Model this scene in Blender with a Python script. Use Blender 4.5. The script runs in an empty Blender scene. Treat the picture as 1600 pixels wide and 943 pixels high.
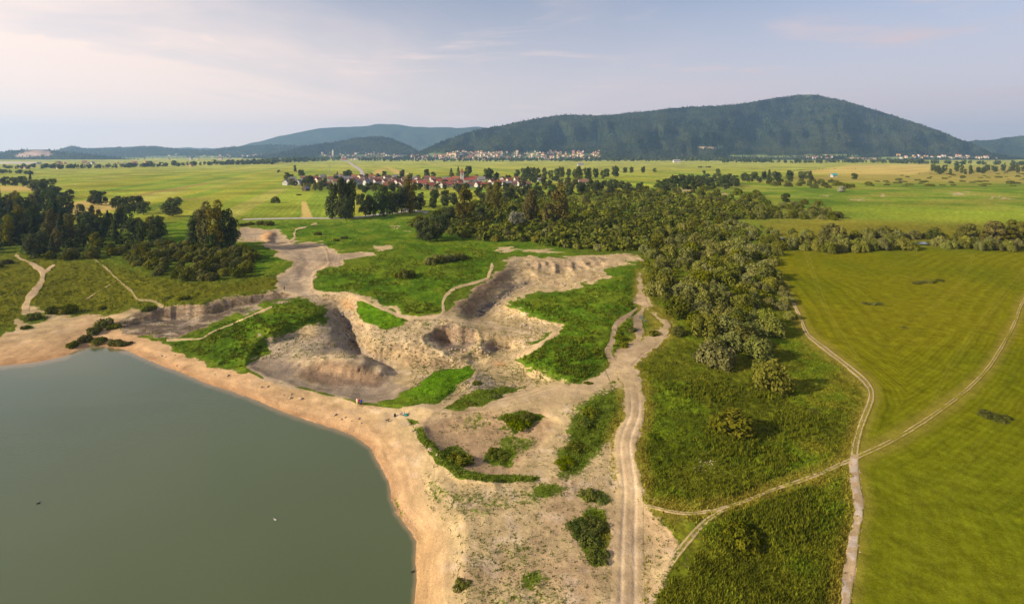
import bpy, math, random
import numpy as np
from mathutils import Vector, Matrix

# ---------------------------------------------------------------- camera, sky, sun, exposure
R = math.radians
SC = bpy.context.scene
COL = SC.collection
CAM_H, FPX, CX, YH = 52.0, 800.0, 800.0, 240.0      # camera height (m), focal length, principal column and horizon row on the 1600 px photo
cam_d = bpy.data.cameras.new('camera'); cam = bpy.data.objects.new('camera', cam_d); COL.objects.link(cam)
cam.location = (0, 0, CAM_H); cam.rotation_euler = (R(90), 0, 0)
cam_d.sensor_width = 36; cam_d.lens = 36 * FPX / 1600
cam_d.shift_y = -(471.5 - YH) / 1600
cam_d.clip_start = 1; cam_d.clip_end = 80000
SC.camera = cam

SUN_ELEV = 24.0
SUN_DIR = Vector((0.955, 0.30, -math.tan(R(SUN_ELEV)))).normalized()     # the way the light travels
SUN_ROT = math.atan2(-SUN_DIR.x, -SUN_DIR.y)
world = bpy.data.worlds.new('World'); SC.world = world; world.use_nodes = True
wn, wl = world.node_tree.nodes, world.node_tree.links
wn.clear()
w_out = wn.new('ShaderNodeOutputWorld'); w_bg = wn.new('ShaderNodeBackground')
w_bg.inputs['Strength'].default_value = 0.088
sky = wn.new('ShaderNodeTexSky'); sky.sky_type = 'NISHITA'; sky.sun_disc = False
sky.sun_elevation = R(SUN_ELEV); sky.sun_rotation = SUN_ROT
sky.altitude = 550; sky.air_density = 1.0; sky.dust_density = 2.0; sky.ozone_density = 2.0
# thin high cloud: two noises on the sky direction, projected on a flat cloud layer
tc = wn.new('ShaderNodeTexCoord'); sep = wn.new('ShaderNodeSeparateXYZ'); wl.new(tc.outputs['Generated'], sep.inputs[0])
def wmath(op, a, b=None, c=None):
    m = wn.new('ShaderNodeMath'); m.operation = op
    for i, v in enumerate((a, b, c)):
        if v is None: continue
        if isinstance(v, (int, float)): m.inputs[i].default_value = v
        else: wl.new(v, m.inputs[i])
    return m.outputs[0]
zc = wmath('ADD', wmath('MAXIMUM', sep.outputs[2], 0.0), 0.10)
cu = wmath('DIVIDE', sep.outputs[0], zc); cv = wmath('DIVIDE', sep.outputs[1], zc)
cmb = wn.new('ShaderNodeCombineXYZ'); wl.new(cu, cmb.inputs[0]); wl.new(cv, cmb.inputs[1])
def wnoise(scale, detail, rough, loc, stretch):
    mp = wn.new('ShaderNodeMapping'); mp.inputs['Location'].default_value = loc; mp.inputs['Scale'].default_value = stretch
    wl.new(cmb.outputs[0], mp.inputs[0])
    n = wn.new('ShaderNodeTexNoise'); n.inputs['Scale'].default_value = scale; n.inputs['Detail'].default_value = detail
    n.inputs['Roughness'].default_value = rough; n.inputs['Distortion'].default_value = 0.5
    wl.new(mp.outputs[0], n.inputs['Vector']); return n.outputs['Fac']
def wramp(v, lo, hi):
    m = wn.new('ShaderNodeMapRange'); m.interpolation_type = 'SMOOTHSTEP'; m.inputs[1].default_value = lo; m.inputs[2].default_value = hi
    wl.new(v, m.inputs[0]); return m.outputs[0]
veil = wramp(wnoise(0.34, 6, 0.58, (3.3, 1.2, 0), (1.0, 0.75, 1)), 0.36, 0.74)
wisp = wmath('MULTIPLY', wramp(wnoise(1.0, 8, 0.62, (2.1, 4.4, 0), (0.55, 1.3, 1)), 0.53, 0.76), 0.6)
# the veil thickens towards the sun and towards the horizon, as thin haze does
tosun = wmath('ADD', wmath('MULTIPLY', sep.outputs[0], -SUN_DIR.x), wmath('MULTIPLY', sep.outputs[1], -SUN_DIR.y))
thick = wramp(tosun, -1.1, 1.0)
low = wmath('SUBTRACT', 1.0, wramp(sep.outputs[2], 0.0, 0.36))
cmask = wmath('ADD', wmath('MULTIPLY', veil, wmath('ADD', wmath('MULTIPLY', thick, 1.15), 0.06)), wmath('ADD', wisp, wmath('MULTIPLY', low, 0.72)))
cmask = wmath('MINIMUM', wmath('ADD', cmask, 0.15), 0.94)
mixc = wn.new('ShaderNodeMix'); mixc.data_type = 'RGBA'
wl.new(cmask, mixc.inputs['Factor']); wl.new(sky.outputs[0], mixc.inputs['A'])
mixb = wn.new('ShaderNodeMix'); mixb.data_type = 'RGBA'; wl.new(thick, mixb.inputs['Factor'])
mixb.inputs['A'].default_value = (4.8, 4.0, 4.35, 1); mixb.inputs['B'].default_value = (9.5, 7.4, 6.0, 1)
wl.new(mixb.outputs['Result'], mixc.inputs['B'])
wl.new(mixc.outputs['Result'], w_bg.inputs[0]); wl.new(w_bg.outputs[0], w_out.inputs[0])

sun_d = bpy.data.lights.new('sun', 'SUN'); sun_d.energy = 5.0; sun_d.angle = R(0.6); sun_d.color = (1.0, 0.83, 0.62)
sun = bpy.data.objects.new('sun', sun_d); COL.objects.link(sun)
sun.rotation_euler = SUN_DIR.to_track_quat('-Z', 'Y').to_euler()
SC.view_settings.view_transform = 'Standard'; SC.view_settings.look = 'None'
SC.view_settings.exposure = 0.68; SC.view_settings.gamma = 1.0
SC.cycles.use_denoising = True
SC.cycles.max_bounces = 5; SC.cycles.volume_bounces = 1; SC.cycles.transparent_max_bounces = 6
SC.cycles.diffuse_bounces = 2; SC.cycles.glossy_bounces = 2; SC.cycles.transmission_bounces = 3
SC.cycles.caustics_reflective = False; SC.cycles.caustics_refractive = False

HAZE_DENSITY = 5.8e-5
HAZE_COLOR = (0.36, 0.60, 1.0, 1)

rng = np.random.default_rng(11)
rnd = random.Random(5)

# ---------------------------------------------------------------- numpy helpers
def _hash(ix, iy, seed):
    h = np.asarray(ix).astype(np.int32).view(np.uint32) * np.uint32(374761393) + np.asarray(iy).astype(np.int32).view(np.uint32) * np.uint32(668265263) + np.uint32((seed * 974634721) & 0xffffffff)
    h ^= h >> np.uint32(13); h *= np.uint32(1274126177); h ^= h >> np.uint32(16)
    return (h & np.uint32(0xffff)).astype(np.float32) * np.float32(1 / 65535.0)
def vnoise(x, y, seed=0):
    x0 = np.floor(x); y0 = np.floor(y); fx = x - x0; fy = y - y0
    fx = fx * fx * (3 - 2 * fx); fy = fy * fy * (3 - 2 * fy)
    a = _hash(x0, y0, seed); b = _hash(x0 + 1, y0, seed); c = _hash(x0, y0 + 1, seed); d = _hash(x0 + 1, y0 + 1, seed)
    return (a + (b - a) * fx) * (1 - fy) + (c + (d - c) * fx) * fy
def fbm(x, y, seed=0, octv=4, gain=0.5):
    t = 0; a = 1; s = 0
    for k in range(octv):
        t = t + a * vnoise(x * 2 ** k + 17.3 * k, y * 2 ** k - 9.1 * k, seed + k); s += a; a *= gain
    return t / s
def sstep(a, b, v):
    t = np.clip((v - a) / (b - a), 0, 1); return t * t * (3 - 2 * t)
def lin(a, b, v): return np.clip((v - a) / (b - a), 0, 1)
def lerp(a, b, t): return a + (b - a) * t
def clerp(C, col, t): return C + (np.asarray(col, float) - C) * t[..., None]
def seg_dist(P, X, Y, closed):
    n = len(P); best = np.full(X.shape, 1e18); ins = np.zeros(X.shape, bool)
    for i in range(n if closed else n - 1):
        ax, ay = P[i]; bx, by = P[(i + 1) % n]
        dx, dy = bx - ax, by - ay; L = dx * dx + dy * dy + 1e-9
        t = np.clip(((X - ax) * dx + (Y - ay) * dy) / L, 0, 1)
        best = np.minimum(best, (X - ax - t * dx) ** 2 + (Y - ay - t * dy) ** 2)
        if closed:
            c = (ay > Y) != (by > Y)
            ins ^= c & (X < (bx - ax) * (Y - ay) / ((by - ay) or 1e-9) + ax)
    return np.sqrt(best), ins
def _crop(P, X, Y, m):
    P = np.asarray(P, float)
    return (X > P[:, 0].min() - m) & (X < P[:, 0].max() + m) & (Y > P[:, 1].min() - m) & (Y < P[:, 1].max() + m)
def sdpoly(P, X, Y, m=70):            # > 0 inside, in px
    out = np.full(X.shape, -float(m)); k = _crop(P, X, Y, m)
    d, ins = seg_dist(P, X[k], Y[k], True)
    out[k] = np.maximum(np.where(ins, d, -d), -m); return out
def dline(P, X, Y, m=90):
    out = np.full(X.shape, float(m)); k = _crop(P, X, Y, m)
    d, _ = seg_dist(P, X[k], Y[k], False); out[k] = np.minimum(d, m); return out
def smooth_line(P, n=10):             # Catmull-Rom
    P = [np.array(p, float) for p in P]; Q = [2 * P[0] - P[1]] + P + [2 * P[-1] - P[-2]]; out = []
    for i in range(1, len(Q) - 2):
        a, b, c, d = Q[i - 1:i + 3]
        for k in range(n):
            t = k / n
            out.append(tuple(0.5 * (2 * b + (c - a) * t + (2 * a - 5 * b + 4 * c - d) * t * t + (3 * b - a - 3 * c + d) * t ** 3)))
    out.append(tuple(P[-1])); return out

def mesh_np(name, V, F, mats, smooth=False, mat_idx=None):
    me = bpy.data.meshes.new(name); V = np.asarray(V, np.float32); F = np.asarray(F, np.int32)
    n, k = F.shape
    me.vertices.add(len(V)); me.vertices.foreach_set('co', V.ravel())
    me.loops.add(n * k); me.loops.foreach_set('vertex_index', F.ravel())
    me.polygons.add(n); me.polygons.foreach_set('loop_start', np.arange(0, n * k, k, dtype=np.int32))
    me.polygons.foreach_set('use_smooth', np.full(n, smooth, bool))
    for m in mats: me.materials.append(m)
    if mat_idx is not None: me.polygons.foreach_set('material_index', np.asarray(mat_idx, np.int32))
    me.update(calc_edges=True); return me
def put(name, me, parent=None, loc=None, rz=0, sc=None, kind=None, label=None, cat=None, group=None):
    o = bpy.data.objects.new(name, me); COL.objects.link(o)
    if parent is not None: o.parent = parent
    if loc is not None: o.location = loc
    if rz: o.rotation_euler = (0, 0, rz)
    if sc is not None: o.scale = sc if hasattr(sc, '__len__') else (sc, sc, sc)
    if kind: o['kind'] = kind
    if label: o['label'] = label
    if cat: o['category'] = cat
    if group: o['group'] = group
    return o
def fattr(me, name, v):
    a = me.attributes.new(name, 'FLOAT', 'POINT'); a.data.foreach_set('value', np.asarray(v, np.float32).ravel())
def cattr(me, name, c):
    c = np.asarray(c, np.float32).reshape(-1, 3); q = np.ones((len(c), 4), np.float32); q[:, :3] = c
    a = me.attributes.new(name, 'FLOAT_COLOR', 'POINT'); a.data.foreach_set('color', q.ravel())

# ---------------------------------------------------------------- material helpers
class NT:
    def __init__(s, name):
        s.m = bpy.data.materials.new(name); s.m.use_nodes = True
        s.t = s.m.node_tree; s.n = s.t.nodes; s.l = s.t.links
        s.b = s.n['Principled BSDF']; s.out = s.n['Material Output']
    def add(s, typ, **kw):
        n = s.n.new(typ)
        for k, v in kw.items(): setattr(n, k, v)
        return n
    def put(s, sock, v):
        if isinstance(v, (int, float)): sock.default_value = v
        elif isinstance(v, tuple): sock.default_value = v if len(v) != 3 or sock.type == 'VECTOR' else (*v, 1)
        else: s.l.new(v, sock)
    def math(s, op, a, b=None, clamp=False):
        n = s.add('ShaderNodeMath', operation=op, use_clamp=clamp); s.put(n.inputs[0], a)
        if b is not None: s.put(n.inputs[1], b)
        return n.outputs[0]
    def mix(s, f, a, b, blend='MIX'):
        n = s.add('ShaderNodeMix', data_type='RGBA', blend_type=blend)
        s.put(n.inputs['Factor'], f); s.put(n.inputs['A'], a); s.put(n.inputs['B'], b); return n.outputs['Result']
    def pos(s): return s.add('ShaderNodeNewGeometry').outputs['Position']
    def noise(s, vec, scale, detail=4, rough=0.55, dist=0.0, stretch=None):
        if stretch:
            mp = s.add('ShaderNodeMapping'); s.put(mp.inputs['Scale'], stretch); s.l.new(vec, mp.inputs[0]); vec = mp.outputs[0]
        n = s.add('ShaderNodeTexNoise'); s.l.new(vec, n.inputs['Vector'])
        n.inputs['Scale'].default_value = scale; n.inputs['Detail'].default_value = detail
        n.inputs['Roughness'].default_value = rough; n.inputs['Distortion'].default_value = dist
        return n.outputs['Fac']
    def ramp(s, v, lo, hi, a=0.0, b=1.0, smooth=True):
        n = s.add('ShaderNodeMapRange', interpolation_type='SMOOTHSTEP' if smooth else 'LINEAR')
        s.put(n.inputs[0], v); n.inputs[1].default_value = lo; n.inputs[2].default_value = hi
        n.inputs[3].default_value = a; n.inputs[4].default_value = b; return n.outputs[0]
    def attr(s, name, fac=False):
        n = s.add('ShaderNodeAttribute', attribute_name=name); return n.outputs['Fac' if fac else 'Color']
    def bump(s, h, strength, dist):
        n = s.add('ShaderNodeBump'); s.put(n.inputs['Strength'], strength); n.inputs['Distance'].default_value = dist
        s.l.new(h, n.inputs['Height']); return n.outputs[0]
    def fin(s, color, rough=0.9, spec=0.2, normal=None):
        s.put(s.b.inputs['Base Color'], color); s.put(s.b.inputs['Roughness'], rough)
        s.b.inputs['Specular IOR Level'].default_value = spec
        if normal is not None: s.l.new(normal, s.b.inputs['Normal'])
        return s.m
def plain(name, col, rough=0.8, spec=0.3, var=0.12, scale=1.5):
    t = NT(name); tc = t.add('ShaderNodeTexCoord').outputs['Object']
    n = t.noise(tc, scale, 5)
    hi = tuple(min(1, c * (1 + var)) for c in col); lo = tuple(c * (1 - var) for c in col)
    oi = t.add('ShaderNodeObjectInfo').outputs['Random']
    c = t.mix(n, lo, hi); v = t.ramp(oi, 0, 1, 0.85, 1.15, False)
    return t.fin(t.mix(1.0, c, t.mix(v, (0, 0, 0), (1, 1, 1)), 'MULTIPLY') if False else c, rough, spec)
def foliage(name, c1, c2, trans=0.25, var=0.25):
    t = NT(name); tone = t.attr('tone', True)
    oi = t.add('ShaderNodeObjectInfo').outputs['Random']
    c = t.mix(tone, c1, c2)
    hsv = t.add('ShaderNodeHueSaturation'); t.l.new(c, hsv.inputs['Color'])
    t.l.new(t.ramp(oi, 0, 1, 0.485, 0.515, False), hsv.inputs['Hue'])
    r2 = t.math('FRACT', t.math('MULTIPLY', oi, 7.31))
    t.l.new(t.ramp(r2, 0, 1, 1 - var, 1 + var, False), hsv.inputs['Value'])
    r3 = t.math('FRACT', t.math('MULTIPLY', oi, 13.7))
    t.l.new(t.ramp(r3, 0, 1, 0.85, 1.12, False), hsv.inputs['Saturation'])
    d = t.add('ShaderNodeBsdfDiffuse'); tr = t.add('ShaderNodeBsdfTranslucent'); mx = t.add('ShaderNodeMixShader')
    t.l.new(hsv.outputs[0], d.inputs[0]); t.l.new(hsv.outputs[0], tr.inputs[0]); mx.inputs[0].default_value = trans
    t.l.new(d.outputs[0], mx.inputs[1]); t.l.new(tr.outputs[0], mx.inputs[2]); t.l.new(mx.outputs[0], t.out.inputs[0])
    return t.m

# ---------------------------------------------------------------- terrain: laid out on a grid that thins out with distance
ys = np.concatenate([np.array([243.3, 243.8, 244.4]), np.arange(245, 262, 0.45), np.arange(262, 330, 0.85), np.arange(330, 440, 1.15),
                     np.arange(440, 680, 1.45), np.arange(680, 943, 1.75), np.arange(943, 1150, 5)])
xs = np.concatenate([np.arange(-560, -20, 9), np.arange(-20, 1620, 2.15), np.arange(1620, 2180, 9)])
XX, YY = np.meshgrid(xs, ys)
WX0 = (XX - CX) / (YY - YH) * CAM_H; WY0 = FPX / (YY - YH) * CAM_H          # flat-ground position, metres

LAKE = [(-700, 620), (-300, 590), (-60, 574), (0, 571), (50, 567), (100, 557), (118, 549), (138, 541), (150, 539), (165, 541), (185, 545), (205, 550), (240, 566), (280, 581),
        (320, 597), (360, 610), (400, 625), (440, 642), (480, 656), (520, 668), (550, 680), (578, 697), (596, 730), (608, 752), (611, 778), (621, 804),
        (641, 828), (651, 846), (649, 869), (651, 905), (647, 943), (640, 1000), (625, 1160), (-700, 1160)]
CREST = [(150, 522), (205, 529), (222, 528), (254, 534), (295, 553), (331, 566), (377, 579), (413, 596), (471, 610), (530, 626), (562, 634), (625, 641), (640, 662),
         (660, 705), (700, 737), (770, 750)]
P1 = [(181, 507), (188, 498), (211, 489), (244, 480), (275, 475), (318, 475), (343, 470), (366, 465), (400, 460), (440, 455), (460, 460), (487, 472), (465, 470), (440, 474),
      (416, 478), (406, 486), (375, 495), (343, 507), (320, 514), (280, 527), (237, 525), (216, 526), (193, 522)]
P2 = [(371, 376), (372, 360), (385, 354), (400, 357), (433, 359), (450, 376), (504, 382), (531, 396), (582, 395), (585, 399), (555, 404), (536, 408), (531, 414), (509, 415),
      (497, 423), (489, 435), (488, 449), (500, 458), (511, 470), (487, 474), (455, 462), (432, 456), (433, 445), (428, 432), (443, 425), (460, 418), (457, 408), (431, 399), (436, 396), (409, 379)]
P4 = [(712, 478), (737, 456), (757, 439), (789, 422), (789, 407), (812, 401), (826, 397), (858, 402), (889, 403), (915, 399), (972, 397), (1004, 404), (995, 413), (978, 413),
      (955, 433), (926, 445), (898, 452), (840, 459), (812, 467), (795, 476), (826, 490), (886, 505), (875, 516), (835, 536), (809, 559), (780, 565), (740, 555), (700, 500)]
S2 = [(490, 457), (545, 456), (572, 464), (604, 478), (640, 492), (690, 494), (705, 482), (740, 470), (812, 467), (826, 490), (886, 505), (875, 516), (835, 536), (809, 559), (823, 571), (846, 573),
      (878, 588), (905, 600), (935, 588), (958, 572), (975, 612), (992, 640), (982, 690), (996, 760), (1030, 810), (1065, 850), (1040, 905), (1025, 943), (1010, 1150), (640, 1150), (645, 943),
      (640, 830), (600, 745), (560, 690), (400, 628), (240, 568), (150, 540), (140, 525), (205, 529), (254, 534), (295, 554), (331, 567), (370, 577), (381, 572), (380, 561), (416, 548), (417, 540), (405, 530), (394, 516), (421, 524), (447, 514),
      (479, 503), (508, 498), (506, 482), (487, 472)]
SA = [(-120, 575), (-120, 535), (0, 530), (14, 520), (27, 505), (30, 495), (38, 478), (46, 475), (52, 485), (64, 490), (90, 494), (118, 497), (135, 493), (165, 494), (190, 487), (205, 482), (216, 487),
      (200, 497), (186, 508), (196, 524), (225, 530), (200, 555), (150, 545), (100, 560), (0, 575)]
HILL = [(262, 532), (285, 530), (315, 526), (340, 508), (372, 494), (404, 484), (416, 477), (440, 473), (465, 469), (487, 472), (506, 482), (508, 498), (479, 503), (447, 514), (421, 524),
        (394, 516), (405, 530), (417, 540), (416, 548), (380, 561), (379, 577), (331, 565), (295, 552)]
EASTG = [(798, 476), (812, 468), (840, 460), (898, 453), (926, 446), (955, 434), (948, 424), (978, 414), (996, 414), (998, 440), (994, 480), (985, 505), (968, 530), (948, 560), (925, 585), (905, 598),
         (878, 588), (846, 573), (823, 571), (811, 558), (835, 537), (876, 517), (886, 505), (850, 497), (826, 490)]
GPATCH = [(559, 472), (580, 474), (608, 487), (634, 498), (627, 506), (603, 513), (578, 506), (560, 487)]
MOUND = [(590, 628), (625, 616), (652, 600), (678, 582), (702, 575), (741, 572), (735, 585), (718, 600), (700, 615), (678, 631), (640, 634), (605, 634)]
MOUND2 = [(690, 636), (705, 625), (722, 618), (740, 612), (770, 604), (800, 602), (818, 608), (808, 624), (780, 632), (751, 638), (715, 642)]
HOLLOW = [(648, 660), (690, 645), (750, 640), (800, 645), (850, 640), (868, 662), (850, 690), (820, 715), (800, 745), (760, 742), (715, 732), (690, 715), (665, 690)]
RIDGEG = [(638, 655), (655, 658), (672, 690), (697, 712), (720, 730), (762, 740), (800, 740), (846, 746), (835, 752), (760, 752), (715, 745), (680, 722), (655, 690)]
PATCHR = [(877, 739), (876, 706), (895, 682), (897, 650), (925, 622), (962, 607), (983, 631), (974, 668), (932, 703), (905, 740)]
PATCHL = [(887, 822), (905, 806), (917, 798), (942, 802), (944, 878), (930, 880), (912, 858)]
SPARSE = [(668, 742), (720, 760), (800, 760), (885, 755), (890, 775), (820, 790), (790, 800), (720, 812), (690, 795), (665, 780)]
BOTTOMG = [(690, 960), (740, 900), (800, 890), (850, 880), (900, 905), (925, 943), (930, 1150), (680, 1150)]
BASIN = [(360, 560), (420, 545), (480, 510), (508, 485), (500, 462), (560, 480), (600, 520), (660, 500), (720, 490), (740, 470), (800, 440), (850, 420), (940, 415), (900, 445), (800, 470), (870, 508),
         (800, 560), (740, 575), (690, 585), (640, 612), (590, 625), (530, 622), (470, 607), (400, 590)]
CENTRE = [(515, 418), (540, 410), (590, 397), (640, 392), (700, 388), (760, 388), (780, 395), (772, 412), (757, 436), (720, 448), (697, 465), (692, 492), (640, 493), (604, 480), (566, 464), (545, 455), (500, 455), (492, 440), (498, 425)]
FIELD_R = [(1207, 420), (1225, 390), (1300, 392), (1420, 388), (1600, 390), (2300, 390), (2300, 1160), (1318, 1160), (1325, 910), (1340, 790), (1335, 716), (1345, 660), (1361, 622), (1358, 600), (1325, 573), (1292, 547), (1263, 524), (1250, 500), (1225, 455)]
MEADOW_R = [(1000, 400), (1230, 380), (1210, 440), (1253, 501), (1325, 573), (1361, 622), (1335, 716), (1340, 790), (1320, 943), (1318, 1160), (1030, 1160), (1030, 940), (1065, 850), (1030, 800), (1000, 740), (1010, 660), (1003, 620), (985, 580), (1040, 530), (1010, 450)]
LEFTM = [(-300, 390), (60, 400), (140, 405), (240, 430), (300, 440), (365, 440), (420, 425), (445, 440), (430, 455), (400, 459), (343, 469), (254, 477), (205, 482), (165, 493), (90, 493), (50, 485), (20, 510), (-300, 535)]
# dirt tracks and roads: (points, half width px at the start and end, kind of soil)
PATHS = {
 'worn_footpath': ([(495, 349), (480, 354), (462, 360), (460, 371), (453, 380), (478, 383), (504, 385), (512, 403), (512, 414), (492, 425), (488, 445), (497, 456), (543, 458), (562, 466), (604, 485), (640, 497), (677, 496), (692, 488), (692, 471), (700, 459), (715, 449), (757, 437), (766, 425), (769, 413)], 1.6, 2.4),
 'hill_footpath': ([(262, 532), (280, 531), (315, 529), (331, 519), (361, 507), (400, 490), (425, 479)], 2.6, 1.0),
 'wood_footpath': ([(25, 398), (30, 404), (45, 409), (60, 419), (67, 425), (64, 441), (51, 459), (42, 473), (38, 486)], 2.2, 5.5),
 'wood_footpath.001': ([(84, 414), (78, 419), (67, 425)], 2.4, 2.2),
 'meadow_footpath': ([(144, 403), (165, 418), (183, 436), (204, 454), (216, 468), (237, 470), (256, 479)], 1.6, 3.0),
 'meadow_footpath.001': ([(183, 438), (170, 446), (150, 458), (132, 470)], 0.8, 0.8),
 'field_track': ([(1190, 415), (1207, 436), (1222, 446), (1240, 474), (1252, 500), (1263, 524), (1292, 547), (1325, 573), (1355, 600), (1361, 622), (1347, 660), (1338, 690), (1334, 716)], 1.2, 5.6),
 'stony_track': ([(1334, 716), (1336, 750), (1342, 790), (1336, 830), (1330, 870), (1324, 910), (1320, 950), (1316, 1060)], 5.0, 9),
 'field_track.001': ([(1640, 420), (1600, 468), (1585, 505), (1560, 550), (1535, 585), (1490, 625), (1440, 660), (1390, 690), (1334, 716)], 2.1, 3.6),
 'meadow_track': ([(1334, 716), (1270, 744), (1210, 765), (1160, 784), (1110, 798), (1065, 801), (1010, 790)], 3.0, 2.4),
 'meadow_track.001': ([(1130, 796), (1102, 815), (1072, 848), (1046, 882)], 3.5, 6),
 'gravel_track': ([(982, 1120), (982, 1000), (981, 943), (982, 844), (984, 763), (977, 694), (992, 645), (989, 605), (974, 572), (984, 556), (1000, 541), (1027, 524), (1040, 510), (1029, 496), (1008, 479), (1001, 455), (1000, 428)], 25, 4.2),
 'gravel_track.001': ([(1005, 480), (997, 500), (999, 522), (990, 545), (978, 560)], 5, 8),
 'rutted_track': ([(996, 482), (978, 495), (962, 508), (957, 530), (950, 552), (966, 575)], 2.6, 4.5),
 'beach_track': ([(650, 665), (700, 652), (752, 640), (800, 622), (850, 612), (900, 610), (950, 590)], 6, 10),
 'thicket_path': ([(999, 374), (1006, 380), (1012, 388), (1030, 396), (1048, 402)], 2.0, 1.8),
 'pit_path': ([(690, 495), (730, 502), (780, 512), (830, 520)], 3.0, 2.4),
 'pit_path.001': ([(740, 574), (790, 562), (830, 545), (870, 520)], 4.0, 5.0),
 'mound_path': ([(640, 645), (680, 640), (712, 622), (735, 600), (745, 578)], 4.0, 2.5),
}
PAVED = {
 'country_road': ([(380, 343), (410, 342), (476, 341), (527, 341), (565, 339), (593, 335), (629, 331), (651, 330), (668, 332)], 1.0, 1.5),
 'town_road': ([(540, 250), (546, 254), (553, 259), (560, 263.5), (565, 268), (567, 275), (567, 282)], 0.9, 3.2),
}
PSM = {k: (smooth_line(v[0], 8), v[1], v[2]) for k, v in {**PATHS, **PAVED}.items()}
BASIN2 = [(455, 464), (500, 458), (545, 457), (604, 479), (640, 493), (690, 495), (712, 479), (737, 457), (757, 440), (789, 421), (789, 408), (812, 402), (858, 402), (915, 399), (972, 397), (1004, 404), (985, 412), (955, 431), (926, 444), (890, 453), (840, 460),
          (812, 468), (795, 478), (826, 491), (886, 505), (875, 517), (835, 537), (815, 560), (846, 575), (880, 592), (830, 612), (760, 625), (690, 632), (640, 632), (562, 628), (471, 604), (400, 583), (380, 571), (395, 540), (420, 526), (450, 513), (490, 501), (506, 486), (487, 473)]
# surveyed heights of the dry basin: (column, row, metres relative to the meadow)
SPOT = np.array([500,457,-.8, 545,456,-.3, 604,478,-.2, 640,492,-.4, 690,494,-.5, 712,478,-.2, 737,456,-.1, 757,439,0, 789,420,0, 812,401,0, 858,401,0, 915,398,0, 972,397,0, 1000,406,0,
 470,462,-1.6, 500,468,-1.8, 512,478,-2.5, 525,488,-3.2, 538,502,-3.8, 547,520,-4.3, 553,538,-4.7, 560,550,-4.9, 585,562,-5.2, 612,574,-5.4, 650,577,-5.2, 700,571,-5.0, 745,564,-4.8, 790,553,-4.3,
 556,480,-1.5, 565,500,-1.9, 572,520,-2.4, 575,535,-2.9, 586,546,-3.3, 505,492,-1.2, 520,515,-2.0, 528,532,-2.6, 522,545,-3.0, 440,520,-1.6, 470,530,-2.1, 430,545,-2.3, 400,560,-2.7, 450,558,-2.9, 400,580,-3.1,
 466,566,-2.9, 500,559,-2.4, 545,555,-2.5, 575,563,-3.2, 600,576,-4.0, 500,582,-4.1, 545,588,-4.2, 585,592,-4.6, 595,603,-4.9, 560,602,-4.9, 520,598,-4.4, 470,588,-3.9, 430,591,-3.6, 500,608,-3.9, 560,619,-3.9, 600,616,-4.0, 630,606,-3.8, 610,592,-4.9,
 600,500,-1.1, 640,510,-1.2, 620,530,-1.9, 660,530,-1.6, 600,541,-2.8, 640,546,-2.6, 670,548,-2.5, 620,561,-4.4, 660,567,-4.6, 646,556,-3.6,
 666,512,-1.1, 690,500,-.8, 730,503,-1.0, 756,520,-1.8, 752,546,-3.0, 720,557,-3.4, 690,553,-2.9, 667,535,-1.8, 705,536,-4.0, 722,540,-4.2, 690,528,-3.1, 735,532,-3.4, 706,518,-2.2,
 773,541,-4.3, 758,533,-2.7, 786,531,-3.0, 795,543,-4.5, 805,535,-3.2, 780,515,-2.0, 820,520,-2.2, 850,520,-1.9, 880,510,-1.3, 830,505,-2.1, 800,495,-2.5, 780,505,-2.7, 760,505,-2.4,
 735,497,-2.7, 748,490,-3.5, 770,474,-3.7, 800,453,-3.6, 826,441,-3.3, 855,441,-2.9, 735,478,-1.5, 757,460,-1.5, 780,443,-1.5, 800,425,-1.4,
 790,480,-2.3, 815,463,-2.0, 850,453,-2.0, 900,445,-1.4, 930,437,-1.1, 950,425,-.9, 980,408,-.3, 845,427,-1.5, 870,419,-1.4, 900,415,-1.1, 940,410,-.7, 880,433,-2.4, 920,425,-1.5, 826,418,-1.7, 850,411,-.8, 815,411,-1.0, 845,437,-2.7,
 826,490,-1.5, 886,505,-.9, 860,498,-1.0, 810,560,-3.6, 830,575,-3.0, 870,590,-2.2, 740,576,-4.2, 780,580,-3.6, 690,590,-3.4, 650,606,-3.4, 751,597,-2.0, 720,610,-2.6, 800,606,-2.6], float).reshape(-1, 3)
def _tps(d2): return d2 * np.log(d2 + 1e-9)
SPOT[:, 2] *= 1.12
_n = len(SPOT); _xy = SPOT[:, :2] / 100 * (1, 1.6)
_K = _tps(((_xy[:, None] - _xy[None]) ** 2).sum(-1)) + np.eye(_n) * .004; _Q = np.concatenate([np.ones((_n, 1)), _xy], 1)
_SOL = np.linalg.solve(np.block([[_K, _Q], [_Q.T, np.zeros((3, 3))]]), np.concatenate([SPOT[:, 2], np.zeros(3)]))
def survey(X, Y):
    p = np.stack([X, Y], -1) / 100 * (1, 1.6); out = _SOL[_n] + p @ _SOL[_n + 1:]
    for k in range(_n): out = out + _SOL[k] * _tps(((p - _xy[k]) ** 2).sum(-1))
    return out
def path_cover(key, X, Y, warp=0):
    P, w0, w1 = PSM[key]; P = np.array(P); k = _crop(P, X, Y, 45); out = np.full(X.shape, -40.0)
    if not k.any(): return out
    x, y = X[k], Y[k]; best = np.full(x.shape, -1e9); n = len(P)
    for i in range(n - 1):
        (ax, ay), (bx, by) = P[i], P[i + 1]; dx, dy = bx - ax, by - ay
        t = np.clip(((x - ax) * dx + (y - ay) * dy) / (dx * dx + dy * dy + 1e-9), 0, 1)
        d = np.hypot(x - ax - t * dx, y - ay - t * dy); w = w0 + (w1 - w0) * (i + t) / (n - 1)
        best = np.maximum(best, w - d)
    out[k] = np.maximum(best, -40); return out

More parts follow.
